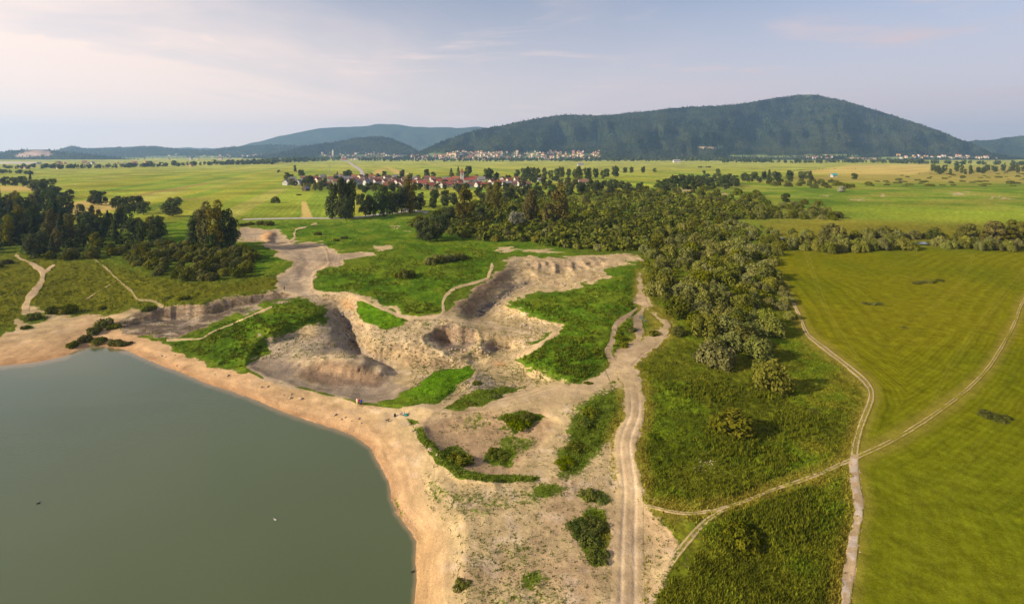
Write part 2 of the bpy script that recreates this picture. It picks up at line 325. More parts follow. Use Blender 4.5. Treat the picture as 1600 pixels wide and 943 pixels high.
def terrain(X, Y):
    """height, grass colour, soil colour, grass cover and tallness for the photo-plane points X, Y"""
    wx = (X - CX) / (Y - YH) * CAM_H; wy = FPX / (Y - YH) * CAM_H
    n1 = fbm(wx / 9, wy / 9, 3, 4); n2 = fbm(wx / 2.3, wy / 2.3, 8, 4); n3 = fbm(wx / 40, wy / 40, 21, 4); n4 = fbm(wx / 1.0, wy / 1.0, 33, 3)
    jx = (fbm(wx / 5, wy / 5, 51, 4) - .5) * 16; jy = (fbm(wx / 5, wy / 5, 61, 4) - .5) * 12
    Xj, Yj = X + jx, Y + jy
    sp = lambda P, m=70: sdpoly(P, Xj, Yj, m)
    lake = sdpoly(LAKE, X + jx * .18, Y + jy * .18, 220); s2 = sp(S2, 90); p1 = sp(P1); p2 = sp(P2); p4 = sp(P4); sa = sp(SA); hill = sp(HILL); east = sp(EASTG); basin = sp(BASIN)
    gp = sp(GPATCH); mound = sp(MOUND); mound2 = sp(MOUND2); hollow = sp(HOLLOW); ridgeg = sp(RIDGEG); centre = sp(CENTRE)
    # ---- height
    near = sstep(262, 330, Y)
    h = (n3 - .5) * 1.4 * near * sstep(-60, 40, 60 - np.abs(0 * X))
    h = h * (1 - sstep(-10, 30, np.maximum(s2, sa)) * .6)
    fore = sstep(630, 700, Y) * sstep(-20, 40, s2); h = lerp(h, -1.6, fore * .8)
    h = lerp(h, -2.4, sstep(-10, 40, p2) * .8)
    h = lerp(h, -1.2, sstep(-20, 20, sa) * .7)
    h = lerp(h, -4.6, lin(-3, 22, sdpoly(P1, X + jx * .22, Y + jy * .22)))
    g3 = lambda P, w: np.exp(-(dline(P, Xj, Yj) / w) ** 2)
    ell = lambda cx, cy, rx, ry: np.hypot((Xj - cx) / rx, (Yj - cy) / ry)
    h = h + 2.0 * sstep(1.2, .2, ell(418, 370, 13, 9))
    h = h + 1.3 * sstep(-12, 34, hill) + .9 * sstep(-10, 22, mound) + 1.0 * sstep(-10, 36, east)
    b2 = sdpoly(BASIN2, X + jx * .5, Y + jy * .5); kb = b2 > -12
    if kb.any():
        hs = survey(X[kb] + jx[kb] * .35, Y[kb] + jy[kb] * .35) + .5 * sstep(-4, 14, mound[kb])
        h[kb] = lerp(h[kb], hs, sstep(-10, 8, b2[kb]))
    h = h - 1.3 * sstep(-14, 40, hollow) + .5 * sstep(-8, 10, ridgeg)
    h = lerp(h, np.maximum(h, -2.7), g3(CREST, 13)); h = h + .5 * g3(CREST, 10)
    bare = np.clip(np.maximum(sstep(-4, 8, p1), sstep(-2, 10, b2)), 0, 1)
    b2m = sstep(-2, 8, b2)
    rid = 1 - np.abs(2 * fbm(wx / 7, wy / 7, 77, 4) - 1)
    scoop = -.45 * sstep(1.0, .35, ell(708, 530, 40, 22)) + .30 * np.exp(-((ell(708, 529, 41, 24) - 1.08) / .07) ** 2) - .8 * sstep(1, .4, ell(773, 541, 15, 8)) - .9 * sstep(1.1, .5, ell(795, 543, 6, 4)) - .7 * sstep(1, .3, ell(648, 559, 15, 10))
    scoop = scoop - .9 * g3([(530, 486), (541, 503), (549, 522), (555, 540), (563, 552), (590, 564), (614, 575)], 4.5) - .5 * g3([(748, 490), (770, 474), (800, 453), (826, 441)], 4) + .3 * g3([(466, 566), (500, 558), (545, 554), (578, 563), (602, 577)], 5) + .4 * g3([(845, 427), (872, 424), (895, 428)], 4)
    cl = sstep(-2, 7, sdpoly([(822, 409), (862, 405), (905, 406), (962, 403), (945, 414), (915, 424), (880, 431), (845, 432)], Xj, Yj))
    for q in ([(858, 403), (866, 412), (866, 424)], [(884, 403), (892, 412), (896, 424)], [(908, 402), (914, 410), (922, 420)], [(930, 401), (940, 408), (948, 414)], [(838, 404), (842, 414), (838, 424)]): scoop = scoop + .75 * np.exp(-(dline(q, X + jx * .4, Y + jy * .2) / 3.6) ** 2) * cl
    scoop = scoop - 1.0 * cl
    fine = scoop * b2m + bare * ((rid - .7) * .26 + (1 - np.abs(2 * fbm(wx / 2.6, wy / 2.6, 78, 3) - 1) - .7) * .12 + (n2 - .5) * .08) * (1 - .8 * sstep(0, 12, np.maximum(hill, east)))
    out = -lake
    h = np.where(out < 110, np.minimum(h, np.maximum(-4.0 + .034 * out, -4.0 + .034 * out) + (n1 - .5) * .5 * np.clip(out / 12, 0, 1)), h)
    h = np.where(out < 0, np.minimum(h, -4.0 + np.maximum(out, -70) * .035), h)
    fine = fine + (n4 - .5) * .10 * near
    # ---- grass colour
    G = np.empty(X.shape + (3,)); G[:] = (.105, .150, .030)
    a = .30; u = wx * math.cos(a) + wy * math.sin(a); v = -wx * math.sin(a) + wy * math.cos(a)
    far = sstep(372, 335, Y)
    strip = _hash(np.floor(u / 21 + .5 * vnoise(v / 300, u / 300, 5)), np.floor(v / 420), 4)
    farc = np.empty_like(G); farc[:] = (.225, .240, .048)
    farc = clerp(farc, (.125, .200, .034), sstep(.45, .8, strip)); farc = clerp(farc, (.290, .275, .100), sstep(.80, .86, strip) * .75); farc = clerp(farc, (.16, .24, .04), sstep(.3, .1, strip) * .6)
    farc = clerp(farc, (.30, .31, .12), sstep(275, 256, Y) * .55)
    ldit = _hash(np.floor(u / 21), np.floor(v / 420), 91); edge = np.abs((u / 21) % 1 - .5)
    farc = clerp(farc, (.09, .12, .03), sstep(.485, .5, edge) * (ldit > .55) * .7)
    big = fbm(wx / 70, wy / 45, 101, 4); farc = farc * (1 + (big - .5) * .55 + .10 * np.sin(u * 2 * math.pi / 5.3) * sstep(290, 320, Y))[..., None]
    G = lerp(G, farc, far[..., None])
    wet = sdpoly([(1130, 300), (1230, 290), (1420, 286), (1620, 288), (2200, 290), (2200, 345), (1620, 345), (1500, 330), (1350, 335), (1220, 330)], Xj, Y)
    G = clerp(G, (.120, .185, .030), sstep(-6, 6, wet) * .85); wn_ = fbm(wx / 55, wy / 30, 111, 5); G = clerp(G, (.22, .21, .06), sstep(-6, 6, wet) * sstep(.52, .62, wn_) * .6); G = clerp(G, (.06, .12, .02), sstep(-6, 6, wet) * sstep(.46, .36, wn_) * .6)
    brt = sdpoly([(1290, 325), (1400, 322), (1620, 330), (2200, 332), (2200, 352), (1620, 352), (1400, 342)], Xj, Y); G = clerp(G, (.20, .26, .04), sstep(-8, 6, brt) * .8)
    heath = sdpoly([(1230, 275), (1330, 270), (1460, 262), (1620, 258), (2200, 258), (2200, 286), (1620, 286), (1400, 285), (1250, 284)], Xj, Y); G = clerp(G, (.25, .21, .085), sstep(-4, 4, heath) * .8)
    gold = sdpoly([(1330, 258), (1456, 256), (1452, 268), (1420, 273), (1330, 272), (1240, 270)], X, Y); G = clerp(G, (.42, .33, .16), sstep(-2, 2, gold) * .8)
    band = sdpoly([(1190, 348), (1300, 340), (1600, 352), (2200, 355), (2200, 392), (1600, 388), (1225, 384)], Xj, Y); G = clerp(G, (.200, .185, .040), sstep(-8, 8, band) * .85)
    olive = sstep(-14, 14, sp(LEFTM)); G = clerp(G, (.135, .140, .028), olive)
    lush = np.maximum.reduce([sstep(-6, 6, centre), sstep(-6, 6, hill), sstep(-6, 6, east), sstep(-3, 3, gp), sstep(-3, 3, mound)])
    lush = np.maximum(lush, sstep(-10, 10, sdpoly([(400, 345), (640, 340), (760, 372), (880, 385), (900, 400), (780, 400), (640, 395), (520, 400), (440, 375)], Xj, Yj)))
    lush = np.maximum(lush, sstep(-10, 10, sdpoly([(250, 350), (300, 345), (370, 375), (430, 395), (458, 410), (440, 430), (400, 430), (380, 385), (260, 380)], Xj, Yj)))
    G = clerp(G, (.088, .175, .020), lush * .92)
    G = clerp(G, (.165, .215, .035), lush * sstep(.48, .70, n1) * .75); G = clerp(G, (.060, .115, .018), lush * sstep(.48, .30, n1) * .75); G = clerp(G, (.150, .190, .030), lush * sstep(.52, .70, n3) * .5)
    G = clerp(G, (.105, .240, .012), np.maximum(sstep(-2, 3, mound) * sstep(632, 610, Y), sstep(-1, 3, gp)) * .7)
    mr = sstep(-10, 10, sp(MEADOW_R)); G = clerp(G, (.118, .138, .022), mr)
    fresh = fbm(wx / 16, wy / 16, 161, 4); G = clerp(G, (.120, .185, .020), mr * sstep(.50, .66, fresh) * .8); G = clerp(G, (.205, .190, .040), mr * sstep(.56, .74, n1) * .55); G = clerp(G, (.072, .092, .014), mr * sstep(.5, .3, n1) * .7)
    fr_sd = sdpoly(FIELD_R, X + jx * .25, Y + jy * .25); fr = sstep(-3, 5, fr_sd)
    G = clerp(G, (.170, .172, .010), fr)
    # mowing swaths run parallel to the two tracks that bound the field
    k = fr > 0
    ph = np.zeros(X.shape); ddg = np.zeros(X.shape)
    def wl_(P): return [((x - CX) / (y - YH) * CAM_H, FPX / (y - YH) * CAM_H) for x, y in P]
    if k.any():
        d1, _ = seg_dist(wl_(PATHS['field_track'][0] + PATHS['stony_track'][0][1:6]), wx[k], wy[k], False)
        d2, _ = seg_dist(wl_([(1900, 300)] + PATHS['field_track.001'][0]), wx[k], wy[k], False)
        dd = np.where(d1 < d2, d1, d2 * 1.06 + 1.7) + (n1[k] - .5) * .8
        ddg[k] = dd + (n2[k] - .5) * .5
        ph[k] = (np.sin(dd * 2 * math.pi / 4.2) + .5 * np.sin(dd * 2 * math.pi / 1.9 + 1)) * sstep(.25, .6, fbm(wx[k] / 14, wy[k] / 30, 15, 3))
    G = G * (1 + .13 * fr * ph + .16 * fr * np.sin(ddg * 2 * math.pi / 1.05) * sstep(470, 560, Y))[..., None]; tyre = np.maximum.reduce([np.exp(-(np.abs(dline(smooth_line(q, 6), X, Y) - w_) / .9) ** 2) for q, w_ in (([(1600, 425), (1560, 470), (1520, 520), (1480, 580), (1450, 640), (1400, 680)], 3), ([(1520, 400), (1500, 440), (1470, 470), (1430, 500)], 2), ([(1260, 395), (1275, 440), (1300, 500), (1340, 560)], 2.5), ([(1480, 943), (1475, 850), (1490, 760), (1530, 690)], 4), ([(1420, 943), (1430, 820), (1440, 740)], 4))]); G = clerp(G, (.30, .26, .08), fr * tyre * .5); G = clerp(G, (.112, .142, .010), fr * sstep(.42, .66, n3) * .55); G = clerp(G, (.200, .182, .018), fr * sstep(.5, .25, n3) * .5)
    G = clerp(G, (.118, .155, .014), fr * sstep(560, 760, Y) * .55)
    G = G * (1 + (big - .5) * .5 * sstep(420, 360, Y))[..., None]; G = G * (1 + (n2 - .5) * .55 * near * (1 - .6 * fr) + (n4 - .5) * .40 * near)[..., None]
    strip_tan = sdpoly([(471, 315), (478, 315), (489, 341), (473, 341)], X, Y); G = clerp(G, (.42, .33, .17), sstep(-1, .5, strip_tan)); G = clerp(G, (.27, .235, .05), sstep(1.2, .7, ell(1117, 354, 24, 5)))
    for q in ([(0, 291), (40, 290), (65, 293), (60, 297), (0, 298)], [(98, 318), (150, 312), (170, 316), (200, 322), (160, 331), (118, 335), (100, 326)], [(592, 265), (602, 265), (590, 274), (582, 270)], [(604, 261), (622, 266), (640, 272), (620, 271)], [(470, 338), (480, 338), (480, 341), (472, 341)]):
        G = clerp(G, (.40, .30, .16), sstep(-2.5, 1, sdpoly(q, Xj * .2 + X * .8, Y)) * .8)
    for q in ([(215, 304), (322, 286), (323, 287.3), (217, 305.6)], [(260, 312), (330, 309), (330, 310), (262, 313.6)]):
        G = clerp(G, (.24, .16, .09), sstep(-1, .4, sdpoly(q, X, Y)) * .85)
    # ---- soil colour
    S = np.empty(X.shape + (3,)); S[:] = (.440, .335, .175)
    S = clerp(S, (.40, .27, .16), sstep(.55, .75, n1) * .5); S = clerp(S, (.58, .46, .33), sstep(.45, .25, n2) * .45)
    beach = sstep(70, 8, out) * sstep(-20, 10, out) * (1 - sstep(-3, 2, sdpoly([(254, 530), (295, 549), (331, 562), (377, 575), (413, 592), (471, 606), (530, 622), (562, 630), (625, 637), (660, 600), (560, 540), (380, 500), (250, 500)], X, Y))); S = clerp(S, (.470, .300, .155), beach * .85)
    S = clerp(S, (.40, .23, .11), sstep(14, 2, out + (n2 - .5) * 8) * .75); S = clerp(S, (.46, .30, .14), sstep(60, 10, out) * sstep(800, 850, Y) * .8)
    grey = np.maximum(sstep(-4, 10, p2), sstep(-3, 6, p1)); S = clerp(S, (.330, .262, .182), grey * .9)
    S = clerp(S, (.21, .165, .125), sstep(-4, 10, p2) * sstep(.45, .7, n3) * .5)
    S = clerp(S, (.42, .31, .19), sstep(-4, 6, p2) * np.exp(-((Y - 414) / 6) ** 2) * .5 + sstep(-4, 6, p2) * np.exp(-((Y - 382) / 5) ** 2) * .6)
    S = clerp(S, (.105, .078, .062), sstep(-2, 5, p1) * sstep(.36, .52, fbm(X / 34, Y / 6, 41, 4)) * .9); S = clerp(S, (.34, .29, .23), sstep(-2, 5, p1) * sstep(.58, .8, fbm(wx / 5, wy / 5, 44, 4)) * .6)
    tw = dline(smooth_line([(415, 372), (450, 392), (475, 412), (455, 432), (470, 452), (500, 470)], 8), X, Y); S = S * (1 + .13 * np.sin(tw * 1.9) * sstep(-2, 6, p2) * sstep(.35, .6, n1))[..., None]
    brown = sdpoly([(712, 478), (737, 456), (757, 439), (789, 420), (800, 430), (790, 445), (765, 462), (745, 480), (735, 498)], Xj, Yj)
    S = clerp(S, (.195, .130, .088), sstep(-6, 8, brown) * .9)
    gul = np.maximum(g3([(520, 478), (540, 500), (550, 530), (556, 548)], 17), g3([(745, 492), (770, 474), (800, 452), (826, 440)], 8))
    S = clerp(S, (.205, .165, .130), gul * .7)
    S = clerp(S, (.250, .200, .155), g3([(556, 548), (585, 562), (612, 576), (595, 606), (560, 604), (500, 585)], 12) * .75)
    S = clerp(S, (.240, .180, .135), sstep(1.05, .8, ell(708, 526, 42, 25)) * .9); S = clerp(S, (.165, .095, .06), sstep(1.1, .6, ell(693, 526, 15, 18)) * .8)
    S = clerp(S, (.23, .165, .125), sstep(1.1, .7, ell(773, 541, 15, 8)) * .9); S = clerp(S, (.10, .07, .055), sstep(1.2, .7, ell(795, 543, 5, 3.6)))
    S = clerp(S, (.46, .27, .12), np.maximum.reduce([sstep(1.1, .5, ell(417, 370, 12, 9)), sstep(1.15, .4, ell(548, 473, 18, 12)), sstep(1.1, .4, ell(778, 569, 16, 7)), sstep(1.1, .3, ell(640, 545, 40, 14)) * .6]) * .85)
    S = clerp(S, (.26, .21, .165), sstep(1.1, .8, ell(751, 597, 23, 18)) * .9); S = clerp(S, (.33, .225, .13), sstep(-10, 12, hollow) * .8)
    S = clerp(S, (.54, .43, .27), (g3([(690, 496), (668, 508), (660, 525), (672, 545), (700, 558), (740, 566)], 4) + g3([(690, 496), (740, 503), (790, 512), (830, 520)], 3)) * .8)
    zp = lambda P, c, w, k: clerp(S, c, sstep(-w, w, sdpoly(P, Xj, Yj)) * k)
    S = zp([(540, 462), (600, 482), (690, 497), (668, 515), (665, 545), (690, 556), (640, 556), (590, 545), (572, 520), (560, 490)], (.50, .385, .225), 6, .8)
    S = zp([(465, 574), (500, 568), (545, 566), (580, 574), (606, 590), (594, 607), (560, 604), (520, 600), (470, 590)], (.235, .160, .105), 5, .85)  # shade on the ridge's front slope, painted in as brown soil
    S = zp([(381, 573), (400, 587), (413, 594), (471, 607), (530, 622), (562, 630), (600, 626), (640, 606), (608, 594), (594, 607), (520, 602), (465, 592), (455, 565), (420, 555)], (.315, .250, .175), 3, .85)
    S = clerp(S, (.54, .415, .25), g3([(466, 567), (500, 560), (545, 556), (578, 565), (604, 580)], 7) * .85)  # bright ridge crest: its light painted in as paler sand
    S = zp([(505, 486), (530, 500), (545, 535), (556, 552), (520, 552), (480, 556), (470, 540), (500, 515)], (.26, .215, .17), 8, .8)
    S = zp([(655, 556), (690, 560), (735, 566), (700, 572), (650, 572), (630, 560)], (.33, .235, .145), 4, .7)
    S = zp([(835, 404), (940, 402), (985, 404), (940, 412), (905, 420), (860, 420), (820, 416)], (.38, .285, .18), 4, .7)
    S = clerp(S, (.28, .20, .13), sstep(.52, .7, fbm(wx / 1.8 + 2 * n1, wy / 14, 151, 3)) * sstep(-2, 6, sdpoly([(815, 404), (940, 400), (985, 404), (930, 424), (880, 434), (820, 425)], X, Y)) * .6)
    S = clerp(S, (.40, .33, .25), sstep(1.0, .4, ell(440, 540, 70, 34)) * .6); S = clerp(S, (.215, .175, .14), sstep(1.1, .5, ell(452, 575, 30, 13)) * .7)
    rill = fbm(wx / 1.6, wy / 8, 90, 3); S = S * (1 + bare * (rill - .5) * .55)[..., None]
    S = clerp(S, (.40, .27, .125), sstep(.55, .72, n3) * sstep(640, 700, Y) * .4); S = S * (1 + (n4 - .5) * .5 * sstep(600, 700, Y) * (1 - beach))[..., None]
    # ---- grass cover
    ne = (fbm(wx / 3.2, wy / 3.2, 131, 4) - .5) * 22
    fgz = sstep(650, 780, Y)
    bareS = np.maximum.reduce([sstep(-8 - 16 * fgz, 5 + 8 * fgz, s2 + ne * (.4 + 1.1 * fgz)), sstep(-6, 5, p1 + ne * .3), sstep(-7, 4, p2 + ne * .3), sstep(-6, 4, p4 + ne * .3), sstep(-12, 7, sa + ne * .5)])
    g = 1 - bareS
    g = np.maximum.reduce([g, sstep(-14, 8, hill + ne), sstep(-12, 8, east + ne), sstep(-7, 4, gp + ne * .5), sstep(-6, 5, mound + ne * .4), sstep(-10, 10, mound2 + (n2 - .5) * 14) * .85, sstep(-4, 4, ridgeg) * .95,
                           sstep(-34, 26, sp(PATCHR) + ne * 1.3) * .80, sstep(-20, 12, sp(PATCHL) + ne) * .88, sstep(-16, 14, sp(SPARSE) + ne) * .38, sstep(-30, 50, sp(BOTTOMG) + ne) * .32])
    for cx_, cy_, rx_, ry_, s_ in ((812, 657, 34, 16, .9), (783, 712, 26, 18, .85), (715, 714, 26, 16, .9), (925, 775, 22, 12, .9), (832, 905, 34, 20, .5), (800, 690, 40, 20, .5), (720, 780, 40, 20, .4), (400, 555, 14, 8, .3), (952, 597, 14, 5, .7),
                                   (740, 660, 60, 20, .38), (690, 600, 20, 8, .5), (855, 765, 34, 13, .55), (800, 870, 70, 30, .36), (960, 700, 16, 60, .45), (1010, 900, 14, 60, .35), (945, 780, 14, 8, .6), (52, 496, 22, 9, .97), (42, 512, 10, 5, .8), (14, 515, 8, 5, .8), (130, 545, 20, 8, .4),
                                   (470, 545, 60, 22, .30), (425, 525, 44, 20, .42), (640, 470, 10, 4, 1), (660, 505, 16, 4, .5), (850, 398, 60, 6, .6), (965, 424, 16, 6, .95), (830, 395, 30, 4, .7), (880, 740, 24, 14, .5), (976, 530, 18, 16, .95), (1018, 516, 16, 11, .97), (505, 505, 16, 6, .4)):
        g = np.maximum(g, sstep(1.55, .25, ell(cx_, cy_, rx_, ry_) + (n2 - .5) * .9) * s_)
    for cx_, cy_, rx_, ry_, s_ in ((600, 386, 20, 5, .9), (570, 410, 30, 4, .5), (620, 356, 14, 2, .9), (790, 390, 22, 3.5, .9), (850, 392, 40, 4, .8), (640, 360, 8, 2, .7), (500, 440, 6, 5, .6), (1065, 298, 26, 3.4, .9), (1130, 304, 20, 2.4, .9), (1180, 308, 18, 2, .7), (1340, 312, 20, 2.2, .9), (1290, 306, 14, 1.6, .8),
                                   (1380, 305, 9, 2.4, .8), (1500, 303, 32, 3.2, .8), (1560, 309, 34, 2.6, .8), (1545, 326, 5, 2, .8), (1410, 508, 18, 8, .5), (1440, 500, 12, 3, .5), (1102, 724, 24, 10, .5), (1470, 490, 20, 2, .5), (1520, 500, 30, 2, .4), (1380, 476, 12, 3, .5), (1200, 910, 40, 8, .3), (1100, 870, 50, 20, .35),
                                   (1050, 860, 50, 70, .50), (1428, 470, 5, 8, .4), (1330, 402, 14, 2, .5), (1510, 402, 30, 2, .4), (530, 374, 10, 3, .5), (503, 380, 14, 4, .8), (437, 357, 16, 5, .5), (1330, 900, 46, 50, .36), (1150, 930, 120, 30, .34), (1250, 905, 60, 20, .36), (1045, 950, 30, 60, .4), (505, 348, 4, 1.5, .0), (480, 270, 14, 1.5, .5), (1597, 530, 8, 2, .8)):
        g = np.minimum(g, 1 - sstep(1.5, .3, ell(cx_, cy_, rx_, ry_) + (fbm(wx / 12, wy / 5, 121, 4) - .5) * 1.6) * s_ * .85)
    g = np.maximum(g, sstep(640, 720, Y) * sstep(30, 90, out) * (.10 + .26 * sstep(.42, .62, n3)))
    inner = [(x_ + 2, y_ - 4.5) for x_, y_ in CREST if 290 < x_ < 630]; g = np.maximum(g, np.exp(-(dline(inner, X + jx * .2, Y + jy * .2) / 2.6) ** 2) * (.35 + .5 * sstep(.4, .6, n1)))
    vd = np.full(X.shape, -40.0)
    for kx in ('field_track', 'stony_track', 'meadow_track', 'gravel_track', 'field_track.001'): vd = np.maximum(vd, path_cover(kx, X, Y))
    verge = sstep(-26 * (Y - YH) / 500, -2, vd + ne * .5); G = clerp(G, (.27, .225, .075), verge * sstep(-40, -5, vd) * .65); g = np.minimum(g, 1 - .30 * verge)
    pm = np.zeros(X.shape); rag = (fbm(wx / .9, wy / .9, 71, 3) - .5) * 1.3 + (n1 - .5) * 1.1
    for kx, (_, w0_, w1_) in PATHS.items():
        wv = max(1.4, .5 * (w0_ + w1_) * .75); c_ = path_cover(kx, X + jx * .16, Y + jy * .16) + (n1 - .52) * wv * 1.7
        q = sstep(-.8, .6, c_ / wv + rag * .75)
        if kx.startswith(('field_track', 'meadow_track')):
            dn = np.clip(1 - path_cover(kx, X + jx * .1, Y + jy * .1) / wv, 0, 3); q = q * (.52 + .48 * np.exp(-((dn - .62) / .34) ** 2))
        if kx.startswith('meadow_footpath') or kx == 'thicket_path': q = q * .66
        pm = np.maximum(pm, q)
    g = np.minimum(g, 1 - pm * np.where(fr_sd > 8, .80, .95)); S = clerp(S, (.440, .330, .190), pm * .6 * (1 - grey * .3))
    # wheel ruts of the gravel track
    P = np.array(PSM['gravel_track'][0]); d = dline(P, X, Y, 60); rut = np.exp(-((d - 11 * (Y - YH) / 703) / (3.2 * (Y - YH) / 703)) ** 2) * sstep(590, 660, Y)
    S = clerp(S, (.55, .43, .29), rut * .75); S = clerp(S, (.37, .27, .175), np.exp(-(d / (5 * (Y - YH) / 703)) ** 2) * sstep(590, 660, Y) * .5); fine = fine - rut * .10
    stn = path_cover('stony_track', X + jx * .3, Y); S = clerp(S, (.52, .45, .38), sstep(-2, 4, stn) * sstep(.5, .62, n4) * .9)
    for kx in PAVED:
        pv = sstep(-.7, .7, path_cover(kx, X, Y)); g = np.minimum(g, 1 - pv); S = clerp(S, (.40, .38, .37), pv)
    g = np.where(out < 3, 0, g)
    wetp = np.maximum(sstep(1.1, .8, ell(1002, 497, 5, 3)), sstep(1.1, .8, ell(997, 515, 5, 3.4)))
    S = clerp(S, (.20, .15, .11), np.maximum(sstep(1.5, .8, ell(1000, 505, 12, 18)) * .6, wetp))
    tall = np.clip(g, 0, 1) * (1 - fr * .85) * near
    tall = tall * (g > .3)
    fine = fine + tall * ((n4 - .5) * .30 + (n2 - .5) * .62 + (n1 - .5) * .8 * lush) * sstep(300, 420, Y)
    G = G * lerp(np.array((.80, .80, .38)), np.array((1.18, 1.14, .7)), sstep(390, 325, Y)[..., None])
    tall = np.where(g < .5, .45 + .75 * bare, tall)
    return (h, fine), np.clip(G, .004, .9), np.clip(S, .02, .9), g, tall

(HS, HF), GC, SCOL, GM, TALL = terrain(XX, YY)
def blur(A, r, ax):
    k = np.cumsum(np.concatenate([np.repeat(np.take(A, [0], ax), r + 1, ax), A, np.repeat(np.take(A, [-1], ax), r, ax)], ax), ax); n = 2 * r + 1
    return (np.take(k, range(n, k.shape[ax]), ax) - np.take(k, range(0, k.shape[ax] - n), ax)) / n
HB = HS
HB = blur(blur(HB, 1, 0), 1, 1)
SD_LAKE = sdpoly(LAKE, XX, YY, 60)
# rain-cut rills run down the slopes that face the valley
GR = np.clip(-np.gradient(HB, axis=0) / np.gradient(YY, axis=0) / (CAM_H / (YY - YH)), 0, 1) * (1 - sstep(.4, .7, GM)) * np.maximum(sstep(-2, 10, sdpoly(BASIN2, XX, YY)), sstep(-4, 4, sdpoly(P1, XX, YY)))
RILL = (1 - np.abs(2 * fbm(WX0 / 1.0 + 3.5 * fbm(WX0 / 7, WY0 / 7, 141, 3), WY0 / 5, 140, 3) - 1))
HF = HF + (RILL - .75) * .20 * sstep(.08, .45, GR) * (1 - .5 * sstep(.6, 1, GR))
SCOL = SCOL * (1 + (RILL - .7) * .7 * sstep(.05, .4, GR))[..., None]; SCOL = clerp(SCOL, (.40, .27, .145), sstep(.15, .6, GR) * .35)  # relief shading painted into the soil: rill crests lighter, grooves darker
HH = np.where(np.abs(SD_LAKE) < 9, HS, HB) + HF          # weathered, soft landforms; the shore line stays where it is
DD = (CAM_H - HH) * FPX / (YY - YH)
step_min = 0.30 * np.abs(np.diff(WY0[:, :1], axis=0))
for i in range(1, len(ys)):
    DD[i] = np.minimum(DD[i], DD[i - 1] - step_min[i - 1])
ZZ = CAM_H - DD * (YY - YH) / FPX
XW = (XX - CX) / FPX * DD
NR, NC = XX.shape

def at(x, y, dz=0.0):
    """world point of the ground seen at photo pixel x, y"""
    i = int(np.clip(np.searchsorted(ys, y) , 1, NR - 1)); j = int(np.clip(np.searchsorted(xs, x), 1, NC - 1))
    ty = min(1, max(0, (y - ys[i - 1]) / (ys[i] - ys[i - 1]))); tx = min(1, max(0, (x - xs[j - 1]) / (xs[j] - xs[j - 1])))
    def bl(A): return (A[i-1, j-1] * (1-tx) + A[i-1, j] * tx) * (1-ty) + (A[i, j-1] * (1-tx) + A[i, j] * tx) * ty
    return Vector((bl(XW), bl(DD), bl(ZZ) + dz))
def cover_at(x, y):
    i = int(np.clip(np.searchsorted(ys, y), 0, NR - 1)); j = int(np.clip(np.searchsorted(xs, x), 0, NC - 1)); return GM[i, j], TALL[i, j]
def ppm(x, y): return FPX / at(x, y).y          # px per metre there

# ---- ground material
def ground_material():
    t = NT('ground_surface'); p = t.pos()
    g = t.attr('grass_cover', True); gc = t.attr('grass_colour'); sc = t.attr('soil_colour'); tall = t.attr('grass_tall', True)
    na = t.noise(p, 1.6, 6, 0.7); nb = t.noise(p, 0.35, 5, 0.6); nc = t.noise(p, 5.0, 4, 0.7)
    k = t.math('ADD', t.math('MULTIPLY', t.math('SUBTRACT', na, 0.5), 1.15), t.math('MULTIPLY', t.math('SUBTRACT', nb, 0.5), 0.5))
    f = t.ramp(t.math('ADD', t.math('MULTIPLY', g, 1.32), k), 0.42, 0.66)
    nmix = t.add('ShaderNodeMix', data_type='FLOAT'); t.l.new(t.ramp(tall, 0.1, 0.6), nmix.inputs[0]); t.l.new(nc, nmix.inputs[2]); t.l.new(na, nmix.inputs[3]); gv = t.ramp(nmix.outputs[0], 0.25, 0.75, 0.50, 1.55, False); gv2 = t.ramp(nb, 0.3, 0.7, 0.80, 1.20, False)
    gcol = t.mix(1.0, gc, t.mix(1.0, _grey(t, gv), _grey(t, gv2), 'MULTIPLY'), 'MULTIPLY')
    dry = t.ramp(t.noise(p, 0.8, 6, 0.75), 0.56, 0.72); gcol = t.mix(t.math('MULTIPLY', dry, 0.28), gcol, (0.20, 0.165, 0.012))
    sv = t.ramp(nc, 0.25, 0.75, 0.70, 1.26, False); sv2 = t.ramp(nb, 0.3, 0.7, 0.80, 1.18, False)
    scol = t.mix(1.0, sc, t.mix(1.0, _grey(t, sv), _grey(t, sv2), 'MULTIPLY'), 'MULTIPLY')
    peb = t.ramp(t.noise(p, 2.6, 3, 0.8), 0.63, 0.70); scol = t.mix(t.math('MULTIPLY', peb, 0.45), scol, (0.64, 0.53, 0.38))
    stn = t.ramp(t.noise(p, 1.9, 5, 0.8), 0.62, 0.68); scol = t.mix(t.math('MULTIPLY', stn, 0.55), scol, (0.18, 0.135, 0.07))
    lay = t.noise(p, 1.0, 5, 0.6, 0.6, (0.10, 0.10, 1.9)); scol = t.mix(1.0, scol, _grey(t, t.ramp(lay, 0.3, 0.7, 0.72, 1.20, False)), 'MULTIPLY')
    c = t.mix(f, scol, gcol)
    hgt = t.math('ADD', t.math('MULTIPLY', na, 0.7), t.math('MULTIPLY', nc, 0.3))
    st = t.math('ADD', t.math('MULTIPLY', tall, 0.55), 0.16)
    return t.fin(c, 1.0, 0.0, t.bump(hgt, st, 0.55))
def _grey(t, v):
    n = t.add('ShaderNodeCombineColor'); [t.l.new(v, n.inputs[i]) for i in range(3)]; return n.outputs[0]
M_GROUND = ground_material()
def grid_faces(nr, nc):
    a = (np.arange(nr - 1)[:, None] * nc + np.arange(nc - 1)[None]).ravel()
    return np.stack([a, a + nc, a + nc + 1, a + 1], 1)
me = mesh_np('ground', np.stack([XW, DD, ZZ], -1).reshape(-1, 3), grid_faces(NR, NC), [M_GROUND], True)
